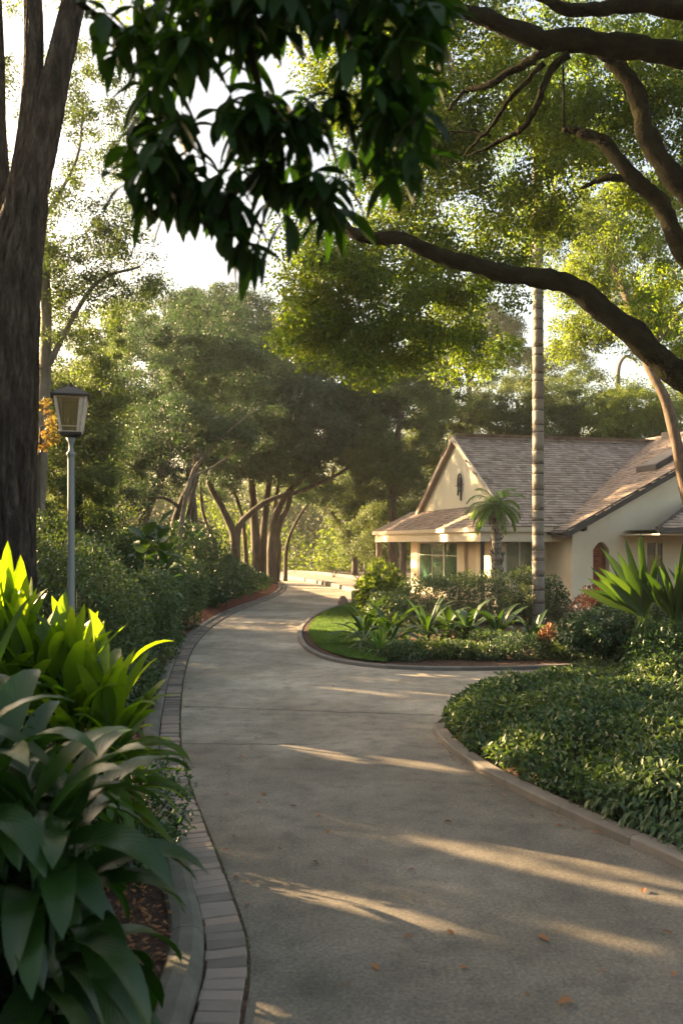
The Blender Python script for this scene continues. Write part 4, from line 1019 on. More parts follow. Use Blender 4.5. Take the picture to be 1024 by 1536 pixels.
nd += limb([P(815, 95, 8.5), P(770, 140, 8.6), P(745, 180, 8.8), P(715, 210, 9), P(690, 245, 9.2)], [.035, .03, .028, .02, .01])
nd += limb([P(735, 205, 9), P(690, 195, 9.2), P(640, 205, 9.4)], [.02, .018, .01])
m_ = MB()
cen = np.concatenate([
    blob_pts(P(860, 60, 11.5), (2.6, 2.2, 1.1), int(210*OK), .2), blob_pts(P(640, 120, 12), (1.4, 1.6, 1.2), int(110*OK), .2), blob_pts(P(760, 230, 12.5), (2.0, 1.6, 1.0), int(150*OK), .2),
    blob_pts(P(960, 170, 12.5), (1.5, 1.4, 1.5), int(150*OK), .2), blob_pts(P(560, 60, 11.5), (1.0, 1.4, 1.2), int(80*OK), .2), blob_pts(P(1080, 330, 12), (1.4, 1.4, 2.0), int(90*OK), .2),
    blob_pts(P(610, 260, 12.5), (1.1, 1.2, .7), int(60*OK), .2), blob_pts(P(880, -200, 10), (4.2, 3, 1.3), int(150*OK), .2), blob_pts(P(700, 330, 13), (1.6, 1.2, .45), int(60*OK), .2),
    blob_pts(P(480, 420, 12.5), (.62, .8, .62), int(60*.45), .1), blob_pts(P(540, 475, 12.5), (.75, .8, .65), int(80*.5), .1), blob_pts(P(610, 510, 13), (.7, .8, .5), int(50*.5), .1), blob_pts(P(455, 500, 12.5), (.40, .7, .40), int(26*OK), .1), blob_pts(P(560, 400, 13), (.9, .8, .45), int(60*.5), .1),
    blob_pts(P(660, 470, 13.5), (.8, .8, .42), int(40*OK), .1), blob_pts(P(720, 400, 13.5), (1.0, .9, .35), int(44*OK), .1), blob_pts(P(545, 545, 12.5), (.45, .6, .25), int(20*OK), .1), blob_pts(P(590, 450, 13), (2.0, 1.2, 1.15), 90, 0), blob_pts(P(440, 330, 12), (.3, .6, .3), int(10*OK), .1), blob_pts(P(700, 530, 14), (.8, .8, .35), int(26*OK), .1)])
grow(m_, nd, cen, rmin=.009, k=5)
m_.build('branches', M['limbbark'], oak, True, ob)
cnt = (190*RNG.uniform(.5, 1.5, len(cen))).astype(int); idx = np.repeat(np.arange(len(cen)), cnt)
dd = unit(RNG.normal(size=(len(idx), 3))+np.array([0, 0, .2])); rd = .3+.7*RNG.random(len(idx))**.6
pos = cen[idx]+dd*(rd*.33)[:, None]*(RNG.uniform(.5, 1.5, (len(cen), 3))*np.array([1, 1, .62]))[idx]
small_leaves('crown', pos, .062, M['oakleaf'], oak, ob, aspect=.55, outn=unit(dd+np.array([0, 0, .5])))

# sun-struck yellow tree at the right, curved trunk in front of the roof
yb = np.array([P(1062, 0, 19)[0], 19., 0])
tree('curved_tree', 'yellow-leaved tree whose curved tan trunk crosses the right end of the roof', [([yb, P(1050, 830, 19), P(1026, 730, 19), P(1012, 655, 19), P(996, 598, 19), P(968, 540, 19.2), P(940, 450, 19.5), P(915, 390, 20), (P(885, 340, 20.5))], .17, .06), ([P(968, 545, 19.2), P(1010, 470, 19.5), P(1060, 430, 20)], .09, .04)],
     [(P(870, 380, 21), (1.3, 1.3, 1.1), 50), (P(900, 470, 21), (.9, 1.1, .8), 30), (P(1000, 420, 21), (1.2, 1.2, 1.3), 50), (P(930, 320, 22), (1.5, 1.4, .8), 46), (P(990, 520, 20.5), (.6, .7, .5), 16), (P(850, 510, 22), (.5, .9, .5), 14), (P(800, 340, 22), (1.0, 1.2, .6), 22), (P(1060, 560, 21), (.8, .8, 1.2), 26), (P(900, 400, 18.5), (.7, .5, .8), 20), (P(965, 480, 18.6), (.5, .5, .6), 14)],
     leaf=.07, per=190, puff=.42, leafm='yellowleaf', bark='tanbark', rmin=.014, flat=.9)
sb = np.array([P(930, 0, 53)[0], 53, 0]); sn = thing('dead_snag', 'bare hooked dead branch standing against the sky right of centre', 'dead tree', sb)
m_ = MB(); c = crom([sb, P(931, 640, 53), P(926, 575, 53), P(928, 548, 53), P(937, 535, 53), P(948, 538, 53), P(955, 545, 53)], 6); m_.tube(c, [.2-.15*i/(len(c)-1) for i in range(len(c))], 8); m_.build('trunk', M['greybark'], sn, True, sb)

# ---- palms
def pinnate(base, d, L, sag, n=26, lw=.022, ll=.32, parts=None, wood=None):
    d = unit(np.array(d, float)); pts = [np.array(base, float)]; dirn = d.copy(); K = 10
    for s in range(K):
        dirn = unit(dirn+np.array([0, 0, -1])*sag*(.3+1.2*s/K)/K*2); pts.append(pts[-1]+dirn*L/K)
    wood.tube(pts, [.014-.011*i/K for i in range(K+1)], 4)
    B = []; Dn = []; LL = []
    for i in range(n):
        t = .15+.85*i/n; x = t*K; j = min(K-1, int(x)); p = pts[j]+(pts[j+1]-pts[j])*(x-j); tg = unit(pts[j+1]-pts[j])
        sd = unit(np.cross(tg, [0, 0, 1.0]))
        for s in (1, -1):
            B.append(p); Dn.append(tg*.7+sd*s*.8+np.array([0, 0, .12])+RNG.normal(0, .07, 3)); LL.append(ll*(math.sin(math.pi*(.12+t*.82))**.7)*RNG.uniform(.85, 1.1))
    parts.append(blades(np.array(B), np.array(Dn), np.array(LL), lw, RNG.uniform(.7, 1.3, len(B)), 4, .3))
def palm(name, label, base, top, r0, r1, nfr, L, sag, ll, lw, rings, leafm='palmleaf', lean=None, n=26, boots=False):
    base = np.array(base, float); top = np.array(top, float); root = thing(name, label, 'palm', base)
    m_ = MB(); K = rings; prev = None; JT = RNG.uniform(-.3, .3, K+1)/K
    for i in range(K):
        # each ring a slightly flared collar, irregular in height
        t0 = i/K; t1 = (i+1)/K
        bow = lambda t: base+(top-base)*t+(lean*math.sin(math.pi*t) if lean is not None else 0)
        if 0 < i < K-1: t0 += JT[i]; 
        if i < K-2: t1 += JT[i+1]
        a = bow(t0); b = bow(t1); ra = (r0+(r1-r0)*t0**.6); 
        jj = RNG.uniform(-.25, .25)/K*np.linalg.norm(top-base)*.4
        h_ = b-a
        m_.tube([a+h_*.10, a+h_*.5, a+h_*.92, a+h_*1.0], [ra*.99, ra*.98, ra*1.0, ra*(1.07+RNG.uniform(-.05, .05))], 18, r=RNG.uniform(.45, 1.0), jit=.018)
        m_.tube([a-h_*.02, a+h_*(.12+RNG.uniform(0, .12))], [ra*.985, ra*.995], 18, r=RNG.uniform(-.9, .1), jit=.03)
    m_.build('trunk', M['palmbark'], root, True, base)
    if boots:
        m_ = MB()
        for i in range(110):
            t = RNG.uniform(.1, 1); a = RNG.uniform(0, 6.28); p = base+(top-base)*t; o_ = np.array([math.cos(a), math.sin(a), 0])
            m_.tube([p+o_*r0*.8, p+o_*r0*1.25+[0, 0, .06], p+o_*r0*1.35+[0, 0, .12]], [.03, .022, .008], 4)
        m_.build('leaf_base', M['palmbark'], root, True, base)
    wood = MB(); parts = []
    for i in range(nfr):
        a = i*2.399+RNG.normal(0, .12); el = R(72-95*(i/nfr)**1.1)
        d = [math.cos(a)*math.cos(el), math.sin(a)*math.cos(el), math.sin(el)]
        pinnate(top, d, L*RNG.uniform(.85, 1.1), sag*RNG.uniform(.8, 1.2), n, lw, ll, parts, wood)
    cr = blade_obj('frond', join(parts), M[leafm], root, base, False)
    wood.build('frond_stem', M['palmleaf'], cr, True, base)
    return root
palm('tall_palm', 'tall slender grey ringed palm trunk standing in front of the house', G(807, 940), P(806, 180, 20.8), .155, .12, 16, 2.4, 1.3, .5, .03, 40)
palm('small_palm', 'short feathery palm with shaggy trunk in front of the porch', [P(750, 0, 21.8)[0], 21.8, 0], P(742, 762, 21.8), .14, .11, 26, .86, 1.35, .26, .018, 22, n=34, boots=True)

# ---- dark leafy branch hanging into the top of the frame
hb = np.array([-2.6, -1.0, 0.0])
ht = thing('foreground_tree', 'dark broad-leaved tree whose branches hang across the top of the frame', 'tree', hb)
m_ = MB(); hn = []
def hl(pts, rs, n=8):
    c = crom(pts, 7); m = len(c); rr = np.interp(np.linspace(0, 1, m), np.linspace(0, 1, len(rs)), rs); m_.tube(c, list(rr), n, jit=.04); return [(c[i], rr[i]) for i in range(m)]
hn += hl([hb, hb+[.05, 0, 1.5], hb+[.1, .3, 3.0], hb+[.3, .9, 4.2], hb+[.8, 1.8, 4.6]], [.2, .15, .13, .09, .05], 14)
D0 = 2.3
hn += hl([hb+[.3, .9, 4.2], P(-250, -300, D0), P(60, -60, D0), P(125, 8, D0), P(165, 35, D0), P(200, 60, D0), P(260, 120, D0), P(300, 200, D0)], [.05, .03, .014, .010, .009, .008, .006, .004])
hn += hl([hb+[.8, 1.8, 4.6], P(250, -420, D0), P(330, -150, D0), P(360, 20, D0), P(390, 140, D0), P(400, 230, D0), P(345, 300, D0-.05), P(338, 335, D0-.05), P(360, 362, D0-.05)], [.05, .04, .02, .014, .01, .007, .005, .004, .003])
hn += hl([hb+[.8, 1.8, 4.6], P(420, -420, D0), P(480, -100, D0+.1), P(520, 40, D0+.1), P(560, 120, D0), P(575, 200, D0)], [.05, .04, .018, .012, .009, .005])
hn += hl([P(400, 150, D0), P(440, 210, D0+.05), P(470, 285, D0+.1), P(500, 310, D0+.1)], [.008, .007, .005, .003])
rg = RNG
cen = []
for (cx, cy_, rx, ry, n_) in [(300, 60, 145, 120, 18), (420, 80, 150, 130, 19), (330, 200, 145, 80, 18), (430, 220, 125, 75, 13), (590, 70, 85, 120, 30), (330, 10, 190, 50, 18), (500, 10, 180, 50, 22), (230, 190, 60, 60, 11), (240, 262, 60, 28, 8), (585, 190, 45, 80, 20), (330, 285, 80, 25, 8), (440, 265, 60, 25, 6), (230, 70, 40, 50, 6), (400, -120, 260, 120, 50)]:
    for _ in range(n_):
        a = rg.uniform(0, 6.28); r_ = math.sqrt(rg.random()); cen.append(P(cx+rx*r_*math.cos(a), cy_+ry*r_*math.sin(a), D0+rg.uniform(-.16, .28)))
low = [(225, 290), (262, 305), (295, 285), (345, 350), (362, 362), (385, 368), (430, 318), (215, 280), (320, 290), (280, 270), (250, 280), (405, 300)]
cen += [P(362, 362, D0-.05), P(338, 335, D0-.05), P(500, 312, D0+.1), P(578, 215, D0), P(270, 290, D0), P(225, 290, D0), P(300, 300, D0)]
cen = np.array(cen)
grow(m_, hn, cen, rmin=.0022, k=4, jit=.08)
m_.build('branch', M['limbbark'], ht, True, hb)
B = []; Dn = []
for c in cen:
    n_ = rg.integers(5, 9)
    a0 = rg.uniform(0, 6.28)
    for i in range(n_):
        a = a0+i*2.399; B.append(c+rg.normal(0, .006, 3)); Dn.append([math.cos(a)*.65, math.sin(a)*.65, rg.uniform(-1.0, .15)])
for (px, py) in low:
    for i in range(3): B.append(P(px+rg.normal(0, 6), py+rg.normal(0, 5), D0-.05)); Dn.append([rg.normal(0, .35), rg.normal(0, .3), -1.0])
B = np.array(B); Dn = np.array(Dn); n = len(B)
dat = blades(B, Dn, rg.uniform(.06, .165, n), rg.uniform(.022, .044, n), rg.uniform(.4, 1.3, n), 7, .3, prof=lambda t: (math.sin(math.pi*min(1, t*1.02))**.85 if 0 < t < .98 else 0.03), twist=.4)
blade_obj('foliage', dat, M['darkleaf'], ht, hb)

# ================================================================== PLANTING
# near broad-leaved clump, left foreground
def clump(name, label, canes, leafm, cat='plant', Lr=(.35, .55), Wr=(.10, .16), droop=(1.2, 2.6), el=(5, 60), segs=9, group=None, gate=False, az=None, twist=.5, prof=None, fold=.28, rad=.004):
    """canes: (x, y, z_low, z_high, leaves). leaves spring round a short cane and arch over"""
    base = np.array([canes[0][0], canes[0][1], 0.0]); root = thing(name, label, cat, base, group=group)
    B = []; Dn = []; LL = []; WW = []; DR_ = []; m_ = MB()
    for (x, y, zl, zh, n_) in canes:
        a0 = RNG.uniform(0, 6.28)
        for i in range(n_):
            f_ = (i+.5)/n_; z = zl+(zh-zl)*f_; a = a0+i*2.399
            if az is not None: a = R(az[0])+(R(az[1])-R(az[0]))*RNG.random()
            e = R(el[0]+(el[1]-el[0])*f_+RNG.normal(0, 7))
            d = np.array([math.cos(a)*math.cos(e), math.sin(a)*math.cos(e), math.sin(e)])
            o_ = np.array([x, y, z])+d*.05; B.append(o_); Dn.append(d)
            L_ = RNG.uniform(*Lr); LL.append(L_); WW.append(RNG.uniform(*Wr)); DR_.append(RNG.uniform(*droop)*(1.15-.6*f_))
        m_.tube([(x+RNG.normal(0, .02), y, 0), (x, y, zl), (x, y, zh*.9)], [.014, .011, .006], 6)
    v = blades(np.array(B), np.array(Dn), np.array(LL), np.array(WW), np.array(DR_), segs, fold, twist=twist, prof=prof)
    blade_obj('leaves', v, M[leafm], root, base)
    m_.build('stem', M[leafm], root, True, base)
    return root
bprof = lambda t: (min(1, .12+t*4.0)*math.sin(math.pi*min(1, .18+t*.82))**.6 if t < .98 else 0.0)
def ringc(cx, cy_, spread, n_, zl, zh, lv): return [(cx+RNG.normal(0, spread), cy_+RNG.normal(0, spread), zl*RNG.uniform(.8, 1.2), zh*RNG.uniform(.85, 1.08), lv) for _ in range(n_)]
clump('broadleaf_plant', 'large dark glossy-leaved plant nearest the viewer at lower left', ringc(-1.13, 3.0, .12, 12, .2, 1.15, 15), 'broadleaf', Lr=(.40, .58), Wr=(.095, .145), droop=(1.9, 3.4), prof=bprof, group='broad-leaved plants in the left bed')
clump('broadleaf_plant', 'dark drooping broad-leaved plant cut by the left edge of the photo', ringc(-1.45, 2.95, .14, 7, .15, 1.25, 15), 'broadleaf', Lr=(.42, .62), Wr=(.10, .15), droop=(1.9, 3.4), prof=bprof, group='broad-leaved plants in the left bed')
clump('broadleaf_plant', 'dark broad-leaved plant overhanging the bricks above the litter bed', ringc(-1.36, 3.5, .12, 8, .25, 1.05, 13), 'broadleaf', Lr=(.38, .52), Wr=(.09, .13), droop=(1.9, 3.4), prof=bprof, group='broad-leaved plants in the left bed')
clump('broadleaf_plant', 'tall upright pale-backed leaf plant at the left edge below the lit leaves', ringc(-1.52, 3.35, .08, 3, .5, 1.25, 10), 'broadleaf', Lr=(.38, .52), Wr=(.11, .15), droop=(.3, 1.3), el=(30, 80), prof=bprof, group='broad-leaved plants in the left bed')
# lime-leaved clump, sunlit from behind
sprof = lambda t: (min(1, .25+t*1.6)*math.sin(math.pi*min(1, .22+t*.78))**.7 if t < .98 else 0.0)
clump('lime_plant', 'sunlit lime-yellow upright strap-leaved plant beside the big trunk', ringc(-1.98, 5.25, .10, 9, .7, 1.40, 13), 'limeleaf', Lr=(.38, .56), Wr=(.085, .125), droop=(.5, 1.9), el=(35, 88), prof=sprof, group='lime strap-leaved plants in the left bed')
clump('lime_plant', 'lime strap-leaved plant in the middle of the sunlit group', ringc(-1.62, 5.15, .10, 9, .6, 1.20, 13), 'limeleaf', Lr=(.38, .54), Wr=(.08, .12), droop=(.6, 2.0), el=(25, 82), prof=sprof, group='lime strap-leaved plants in the left bed')
clump('lime_plant', 'lime strap-leaved plant whose lit tips reach over the left kerb', ringc(-1.36, 5.0, .09, 9, .45, .92, 13), 'limeleaf', Lr=(.36, .50), Wr=(.07, .105), droop=(.6, 1.8), el=(8, 70), prof=sprof, group='lime strap-leaved plants in the left bed')
clump('lime_plant', 'tall lime-leaved plant at the far left in front of the trunk foot', ringc(-2.35, 5.1, .12, 7, .7, 1.38, 12), 'limeleaf', Lr=(.38, .54), Wr=(.085, .125), droop=(.5, 1.9), el=(35, 85), prof=sprof, group='lime strap-leaved plants in the left bed')
shrub('small_shrub', 'small dark fine-leaved shrub under the lime leaves against the kerb', [((-1.30, 5.55, .3), (.34, .4, .34)), ((-1.22, 5.1, .2), (.2, .3, .22)), ((-1.75, 4.7, .4), (.4, .5, .45))], leaf=.032, dens=3800, leafm='hedgeleaf', thick=.4)
shrub('weedy_sprig', 'little bright green sprig creeping over the near kerb', [((-.93, 3.75, .12), (.12, .16, .07))], leaf=.025, dens=3000, leafm='shrubleaf', stems=2)

# mid left shrubs
def sh3(c, r, k=4, sp=.6):
    c = np.array(c, float); r = np.array(r, float); out = [(c, r)]
    for i in range(k):
        a = RNG.uniform(0, 6.28); out.append((c+np.array([math.cos(a)*r[0]*sp, math.sin(a)*r[1]*sp, RNG.uniform(-.3, .35)*r[2]]), r*RNG.uniform(.45, .7)))
    return out
def gp(px, D): return P(px, 0, D)[0]
shrub('loose_shrub', 'loose grey-green fine-leaved shrub right of the lamp post', sh3((gp(180, 12.5), 12.5, .75), (.7, .8, .95), 6), leaf=.042, dens=2300, leafm='shrubleaf', thick=.4, group='shrubs left of the drive')
shrub('loose_shrub', 'low light-tipped shrub nearest the red mulch', sh3((gp(165, 10.2), 10.2, .4), (.5, .7, .55), 5), leaf=.038, dens=2600, leafm='shrubleaf', thick=.4, group='shrubs left of the drive')
shrub('loose_shrub', 'tall shrub around the foot of the lamp post', sh3((gp(120, 10.5), 10.5, .9), (.8, .8, 1.15), 6), leaf=.042, dens=2200, leafm='shrubleaf', thick=.4, group='shrubs left of the drive')
shrub('loose_shrub', 'shrub between lamp post and big trunk', sh3((gp(50, 12.5), 12.5, 1.1), (.9, .9, 1.3), 6), leaf=.045, dens=1900, leafm='softleaf', thick=.4, group='shrubs left of the drive')
shrub('loose_shrub', 'rounded shrub rising in front of the leaning oak', sh3((gp(180, 17.5), 17.5, 1.1), (1.2, 1.2, 1.35), 6), leaf=.055, dens=1200, leafm='shrubleaf', thick=.4, group='shrubs left of the drive')
shrub('loose_shrub', 'shrub directly left of the clipped hedge', sh3((gp(258, 20), 19.7, .9), (.8, 1.1, 1.1), 5), leaf=.055, dens=1200, leafm='shrubleaf', thick=.4, group='shrubs left of the drive')
shrub('loose_shrub', 'low pale shrub spilling toward the bend of the left kerb', sh3((gp(208, 14.5), 14.5, .45), (.62, .8, .65), 5), leaf=.042, dens=2000, leafm='shrubleaf', thick=.4, group='shrubs left of the drive')
shrub('loose_shrub', 'dark shrub at the foot of the rounded tree', sh3((gp(140, 20), 20, 1.4), (1.6, 1.2, 1.6), 6), leaf=.06, dens=900, leafm='farleaf', thick=.4, group='shrubs left of the drive')
# big-leaved plant
clump('large_leaf_shrub', 'shrub with big round green leaves above the left shrubs', [(gp(238, 16), 16, 1.2, 2.3, 15), (gp(222, 16), 15.8, 1.1, 2.15, 13), (gp(252, 15.6), 15.4, .9, 1.85, 13)], 'fanleaf', Lr=(.28, .42), Wr=(.20, .28), droop=(.8, 1.6), el=(0, 60), group=None)
# clipped hedge along the drive
hb_ = []
Hl = [p for p in resample(LEFT, 1.1) if 22 < p[1] < 46]
for j, p in enumerate(Hl):
    if j >= len(Hl): break
    q = offset(Hl, 1.9)[j]; hb_.append((q+[0, 0, .55], (1.25, 1.1, .85)))
shrub('low_hedge', 'long dense dark green hedge following the far left kerb', hb_, leaf=.07, dens=650, leafm='hedgeleaf', cat='hedge', thick=.3, stems=2)
hb_ = [(np.array([gp(300, 26)+k*-.7, 25.5+k*1.2, 1.3]), (1.3, 1.3, 1.35)) for k in range(7)]
shrub('back_hedge', 'taller dark hedge behind the clipped hedge under the oaks', hb_, leaf=.08, dens=500, leafm='hedgeleaf', cat='hedge', thick=.35, stems=2)

# hedge in front of the porch and bushes by the posts
c0 = P(680, 0, 20.5)
hb_ = [(np.array([gp(px, 20.8), 20.8+RNG.normal(0, .1), .62+dz]), (.62, .6, .62)) for px, dz in ((622, -.08), (650, .02), (680, .06), (712, .08), (742, .06))]
shrub('porch_hedge', 'rounded olive-green hedge in front of the porch window', hb_, leaf=.045, dens=1500, leafm='shrubleaf', cat='hedge', thick=.3)
shrub('yellow_bush', 'sunlit yellow-green croton bush at the left porch post', sh3((gp(572, 22.5), 22.5, .75), (.62, .5, .75), 4), leaf=.11, dens=500, leafm='yellowleaf', thick=.35)
shrub('dark_bush', 'dark low bush below the yellow bush beside the lawn', sh3((gp(577, 19.6), 19.8, .35), (.5, .5, .5), 4), leaf=.06, dens=1100, leafm='shrubleaf', thick=.35)
shrub('speckled_bush', 'speckled light-leaved bush left of the tall palm trunk', sh3((gp(785, 21), 21, .65), (.5, .5, .75), 4), leaf=.05, dens=1200, leafm='softleaf', thick=.4)
shrub('dark_bush', 'dark upright bush right of the tall palm trunk', sh3((gp(836, 21), 21.6, .55), (.35, .4, .7), 4), leaf=.06, dens=1000, leafm='hedgeleaf', thick=.4)
shrub('red_bush', 'reddish-brown leaved bush at the foot of the brick niche', sh3((gp(896, 19.5), 19.5, .55), (.6, .45, .5), 4), leaf=.06, dens=900, leafm='redleaf', thick=.4)
# low bushes in the island bed, front row
for (px, D, r, lm, lab) in [(645, 15.2, (.5, .4, .36), 'softleaf', 'low yellow-green bush at the front middle of the island bed'), (605, 15.0, (.38, .35, .3), 'shrubleaf', 'small low bush right of the front spiky clump'), (684, 15.2, (.38, .35, .3), 'shrubleaf', 'small bush left of the bare earth mound'),
                       (775, 15.2, (.62, .4, .36), 'greyleaf', 'wide low grey-green bush right of the earth mound'), (742, 16.2, (.5, .4, .42), 'shrubleaf', 'low bush behind the wide grey-green bush'), (815, 16.8, (.35, .4, .35), 'yellowleaf', 'small yellow bush at the palm foot'),
                       (725, 15.0, (.35, .3, .28), 'shrubleaf', 'small bush filling the gap in the front of the island bed'), (560, 15.9, (.3, .3, .25), 'shrubleaf', 'tiny bush at the lawn corner of the bed'), (865, 15.0, (.5, .4, .34), 'softleaf', 'pale low bush close to the right end of the island kerb'),
    (905, 15.6, (.55, .5, .4), 'shrubleaf', 'low bush at the right end of the island bed')]:
    shrub('low_bush', lab, sh3((gp(px, D-.5), D-.5, r[2]*.5), (r[0]*.92, r[1]*.9, r[2]*RNG.uniform(.5, .78)), 5), leaf=.038, dens=2300, leafm=lm, thick=.4, group='low bushes in the island bed')
shrub('dry_grass', 'rusty dried grass tuft at the right front of the island bed', sh3((gp(822, 14.8), 14.8, .3), (.16, .2, .32), 3), leaf=.07, dens=1800, leafm='dryleaf', aspect=.2, stems=0)
m_ = MB(); cmd = np.array([gp(715, 15.4), 15.4, 0]); vs = []
mo = blob_pts(cmd, (.5, .4, .28), 1)
me_v = []; me_f = []
for i in range(9):
    for j in range(24):
        a = 2*math.pi*j/24; t = i/8; r_ = t*(1+.12*math.sin(3*a)+.06*math.sin(7*a)); me_v.append((cmd[0]+.42*r_*math.cos(a), cmd[1]+.34*r_*math.sin(a), .04+.22*math.cos(t*math.pi/2)**1.3+RNG.normal(0, .008)))
for i in range(8):
    for j in range(24): me_f.append((i*24+j, (i+1)*24+j, (i+1)*24+(j+1) % 24, i*24+(j+1) % 24))
tag(mesh_np('earth_mound', me_v, me_f, M['redmulch'], smooth=True), kind='structure')

# cycads and spiky clumps
def spiky(name, label, x, y, n_, L, W, el=(8, 76), droop=(.7, 1.7), leafm='fanleaf', group=None, z=.06, segs=6):
    base = np.array([x, y, z]); root = thing(name, label, 'plant', base, group=group)
    a = np.arange(n_)*2.399+RNG.normal(0, .2, n_); e = np.radians(np.linspace(el[1], el[0], n_)+RNG.normal(0, 6, n_))
    d = np.stack([np.cos(a)*np.cos(e), np.sin(a)*np.cos(e), np.sin(e)], 1)
    v = blades(base+d*.04+np.array([0, 0, .1]), d, L*RNG.uniform(.75, 1.15, n_), W*RNG.uniform(.8, 1.2, n_), RNG.uniform(*droop, n_), segs, .35, twist=.25, prof=sprof)
    blade_obj('leaves', v, M[leafm], root, base)
    m_ = MB(); m_.lathe([(.06, -.06), (.075, .03), (.06, .12), (.02, .18)], 8); m_.build('stem', M['bark'], root)
    return root
for (px, D, n_, L, W, lab) in [(588, 16.6, 30, .85, .10, 'sunlit broad cycad rosette at the left of the island bed'), (640, 17.4, 32, .80, .085, 'cycad rosette in the middle of the island bed'),
                          (548, 17.0, 20, .75, .10, 'cycad leaning out over the lawn'), (700, 17.4, 22, .8, .11, 'broad-leaved rosette right of the middle cycad'), (745, 17.0, 22, .8, .12, 'glossy broad rosette left of the tall palm foot'),
                          (672, 18.2, 20, .75, .09, 'back rosette below the porch hedge'), (798, 16.6, 18, .6, .09, 'upright agave rosette at the palm foot'), (1010, 16.5, 20, .7, .1, 'rosette behind the small dark tree at right')]:
    spiky('cycad', lab, gp(px, D-.5), D-.5, n_, L*1.12, W*1.35, group='rosette plants of the island bed')
spiky('spiky_grass', 'bluish fine spiky clump at the front left of the island bed', gp(570, 14.6), 14.6, 46, .48, .028, (15, 85), (.2, .9), 'palmleaf')
spiky('spiky_grass', 'small spiky clump on the lawn edge of the bed', gp(545, 16.0), 15.6, 36, .42, .03, (5, 70), (.5, 1.3), 'shrubleaf')

# big fan-leaved plant on the right
fb = np.array([gp(985, 11.2), 11.2, 0.0]); fp = thing('fan_leaf_plant', 'tall plant with broad bright ribbed leaves fanning up at the right edge', 'plant', fb)
B = []; Dn = []; LL = []; WW = []; NN = []; m_ = MB()
hubs = [(P(965, 925, 11.1), 152, 92, 15, 1.0), (P(1015, 930, 11.0), 130, 50, 14, .95), (P(1050, 945, 11.4), 110, 20, 11, .95)]
for hc, a0, a1, k, L_ in hubs:
    m_.tube(crom([fb+RNG.normal(0, .03, 3)*[1, 1, 0], (fb+hc)/2+[.05, 0, 0], hc], 4), [.05, .045, .04, .035, .03, .03, .028, .026, .024], 7)
    for i in range(k):
        a = R(a0+(a1-a0)*i/(k-1)+RNG.normal(0, 3)); dy = RNG.normal(-.1, .22)
        d = unit(np.array([math.cos(a), dy, math.sin(a)*1.0]))
        B.append(hc+RNG.normal(0, .02, 3)); Dn.append(d); LL.append(L_*RNG.uniform(.8, 1.1)); WW.append(RNG.uniform(.10, .145)); NN.append([RNG.normal(0, .2), -1, .35])
v = blades(np.array(B), np.array(Dn), np.array(LL), np.array(WW), RNG.uniform(.0, .45, len(B)), 8, .35, nrm=np.array(NN), twist=.3, prof=lambda t: (.3+.7*min(1, t*2.0))*(1 if t < .5 else max(0, (1-t)/.5)**.75))
blade_obj('leaves', v, M['fanleaf'], fp, fb)
m_.build('stem', M['greybark'], fp, True, fb)
# hanging dry skirt of fibres
n = 260; hcs = np.array([h_[0] for h_ in hubs]); bb = hcs[RNG.integers(0, 3, n)]+RNG.normal(0, .05, (n, 3)); dd = RNG.normal(0, .35, (n, 3)); dd[:, 2] = -.6
blade_obj('fibres', blades(bb, dd, RNG.uniform(.25, .55, n), .010, .8, 4), M['palmleaf'], fp, fb)

# small dark tree / bush behind the ground cover
dbs = np.array([gp(905, 11.6), 11.6, 0])
st = [([dbs+[dx, dy, 0], dbs+[dx*1.6, dy, .5], dbs+[dx*2.5, dy*1.5, 1.0]], .022, .012) for dx, dy in ((0, 0), (.05, .03), (-.05, .05), (.1, -.05), (.02, -.08))]
tree('small_dark_tree', 'small multi-stemmed dark green tree rising out of the ground cover', st, [(P(905, 945, 11.6), (.55, .5, .30), 34), (P(870, 950, 11.6), (.3, .4, .22), 14), (P(960, 940, 11.8), (.45, .5, .32), 26), (P(1010, 960, 12), (.4, .4, .3), 16)],
     leaf=.05, per=210, puff=.2, leafm='hedgeleaf', rmin=.005, sides=6, cat='small tree', jit=0)
shrub('dark_bush', 'dark bush filling the right edge under the fan-leaved plant', sh3((gp(1010, 10.8), 11.0, .55), (.6, .5, .5), 4), leaf=.05, dens=1500, leafm='hedgeleaf', thick=.4)
shrub('dark_bush', 'dark bush between the small tree and the house pier', sh3((gp(960, 13.4), 13.6, .55), (.9, .5, .55), 4), leaf=.055, dens=1200, leafm='hedgeleaf', thick=.4)

# ground cover right of the drive
GC = [p for p in offset(resample(RIGHT, .2), .12)]+[np.array([9., 3.0, 0]), np.array([9., 11.5, 0])]
def gh(x, y, dist):
    """height of the foliage surface"""
    b = .10+.42*(1-np.exp(-dist/.55)); b = b*(1+.16*np.sin(x*2.3+y*1.1)+.12*np.sin(x*4.1-y*3.3+1)+.10*np.sin(y*5.7+x*1.7))
    return b
edge = np.array(resample(RIGHT, .1))[:, :2]
def scatter(n, near):
    xs = RNG.uniform(.9, 7.5, n); ys = RNG.uniform(2.6, 12.5, n)
    k = inpoly(xs, ys, GC) & (xs < ys*.46+.6) & ((ys < 6.3) if near else (ys >= 6.0))
    xs = xs[k]; ys = ys[k]; dist = np.empty(len(xs))
    for i in range(0, len(xs), 20000):
        s = slice(i, i+20000); dist[s] = np.min(np.hypot(xs[s, None]-edge[None, :, 0], ys[s, None]-edge[None, :, 1]), axis=1)
    return xs, ys, dist
xs, ys, dist = scatter(230000, False)
z = gh(xs, ys, dist)*(1-.55*RNG.random(len(xs))**1.5)+RNG.normal(0, .015, len(xs))
pos = np.stack([xs, ys, np.maximum(z, .03)], 1)
o1 = np.stack([RNG.normal(0, .3, len(xs))-.3, RNG.normal(0, .3, len(xs))-.3, np.full(len(xs), .6)], 1)
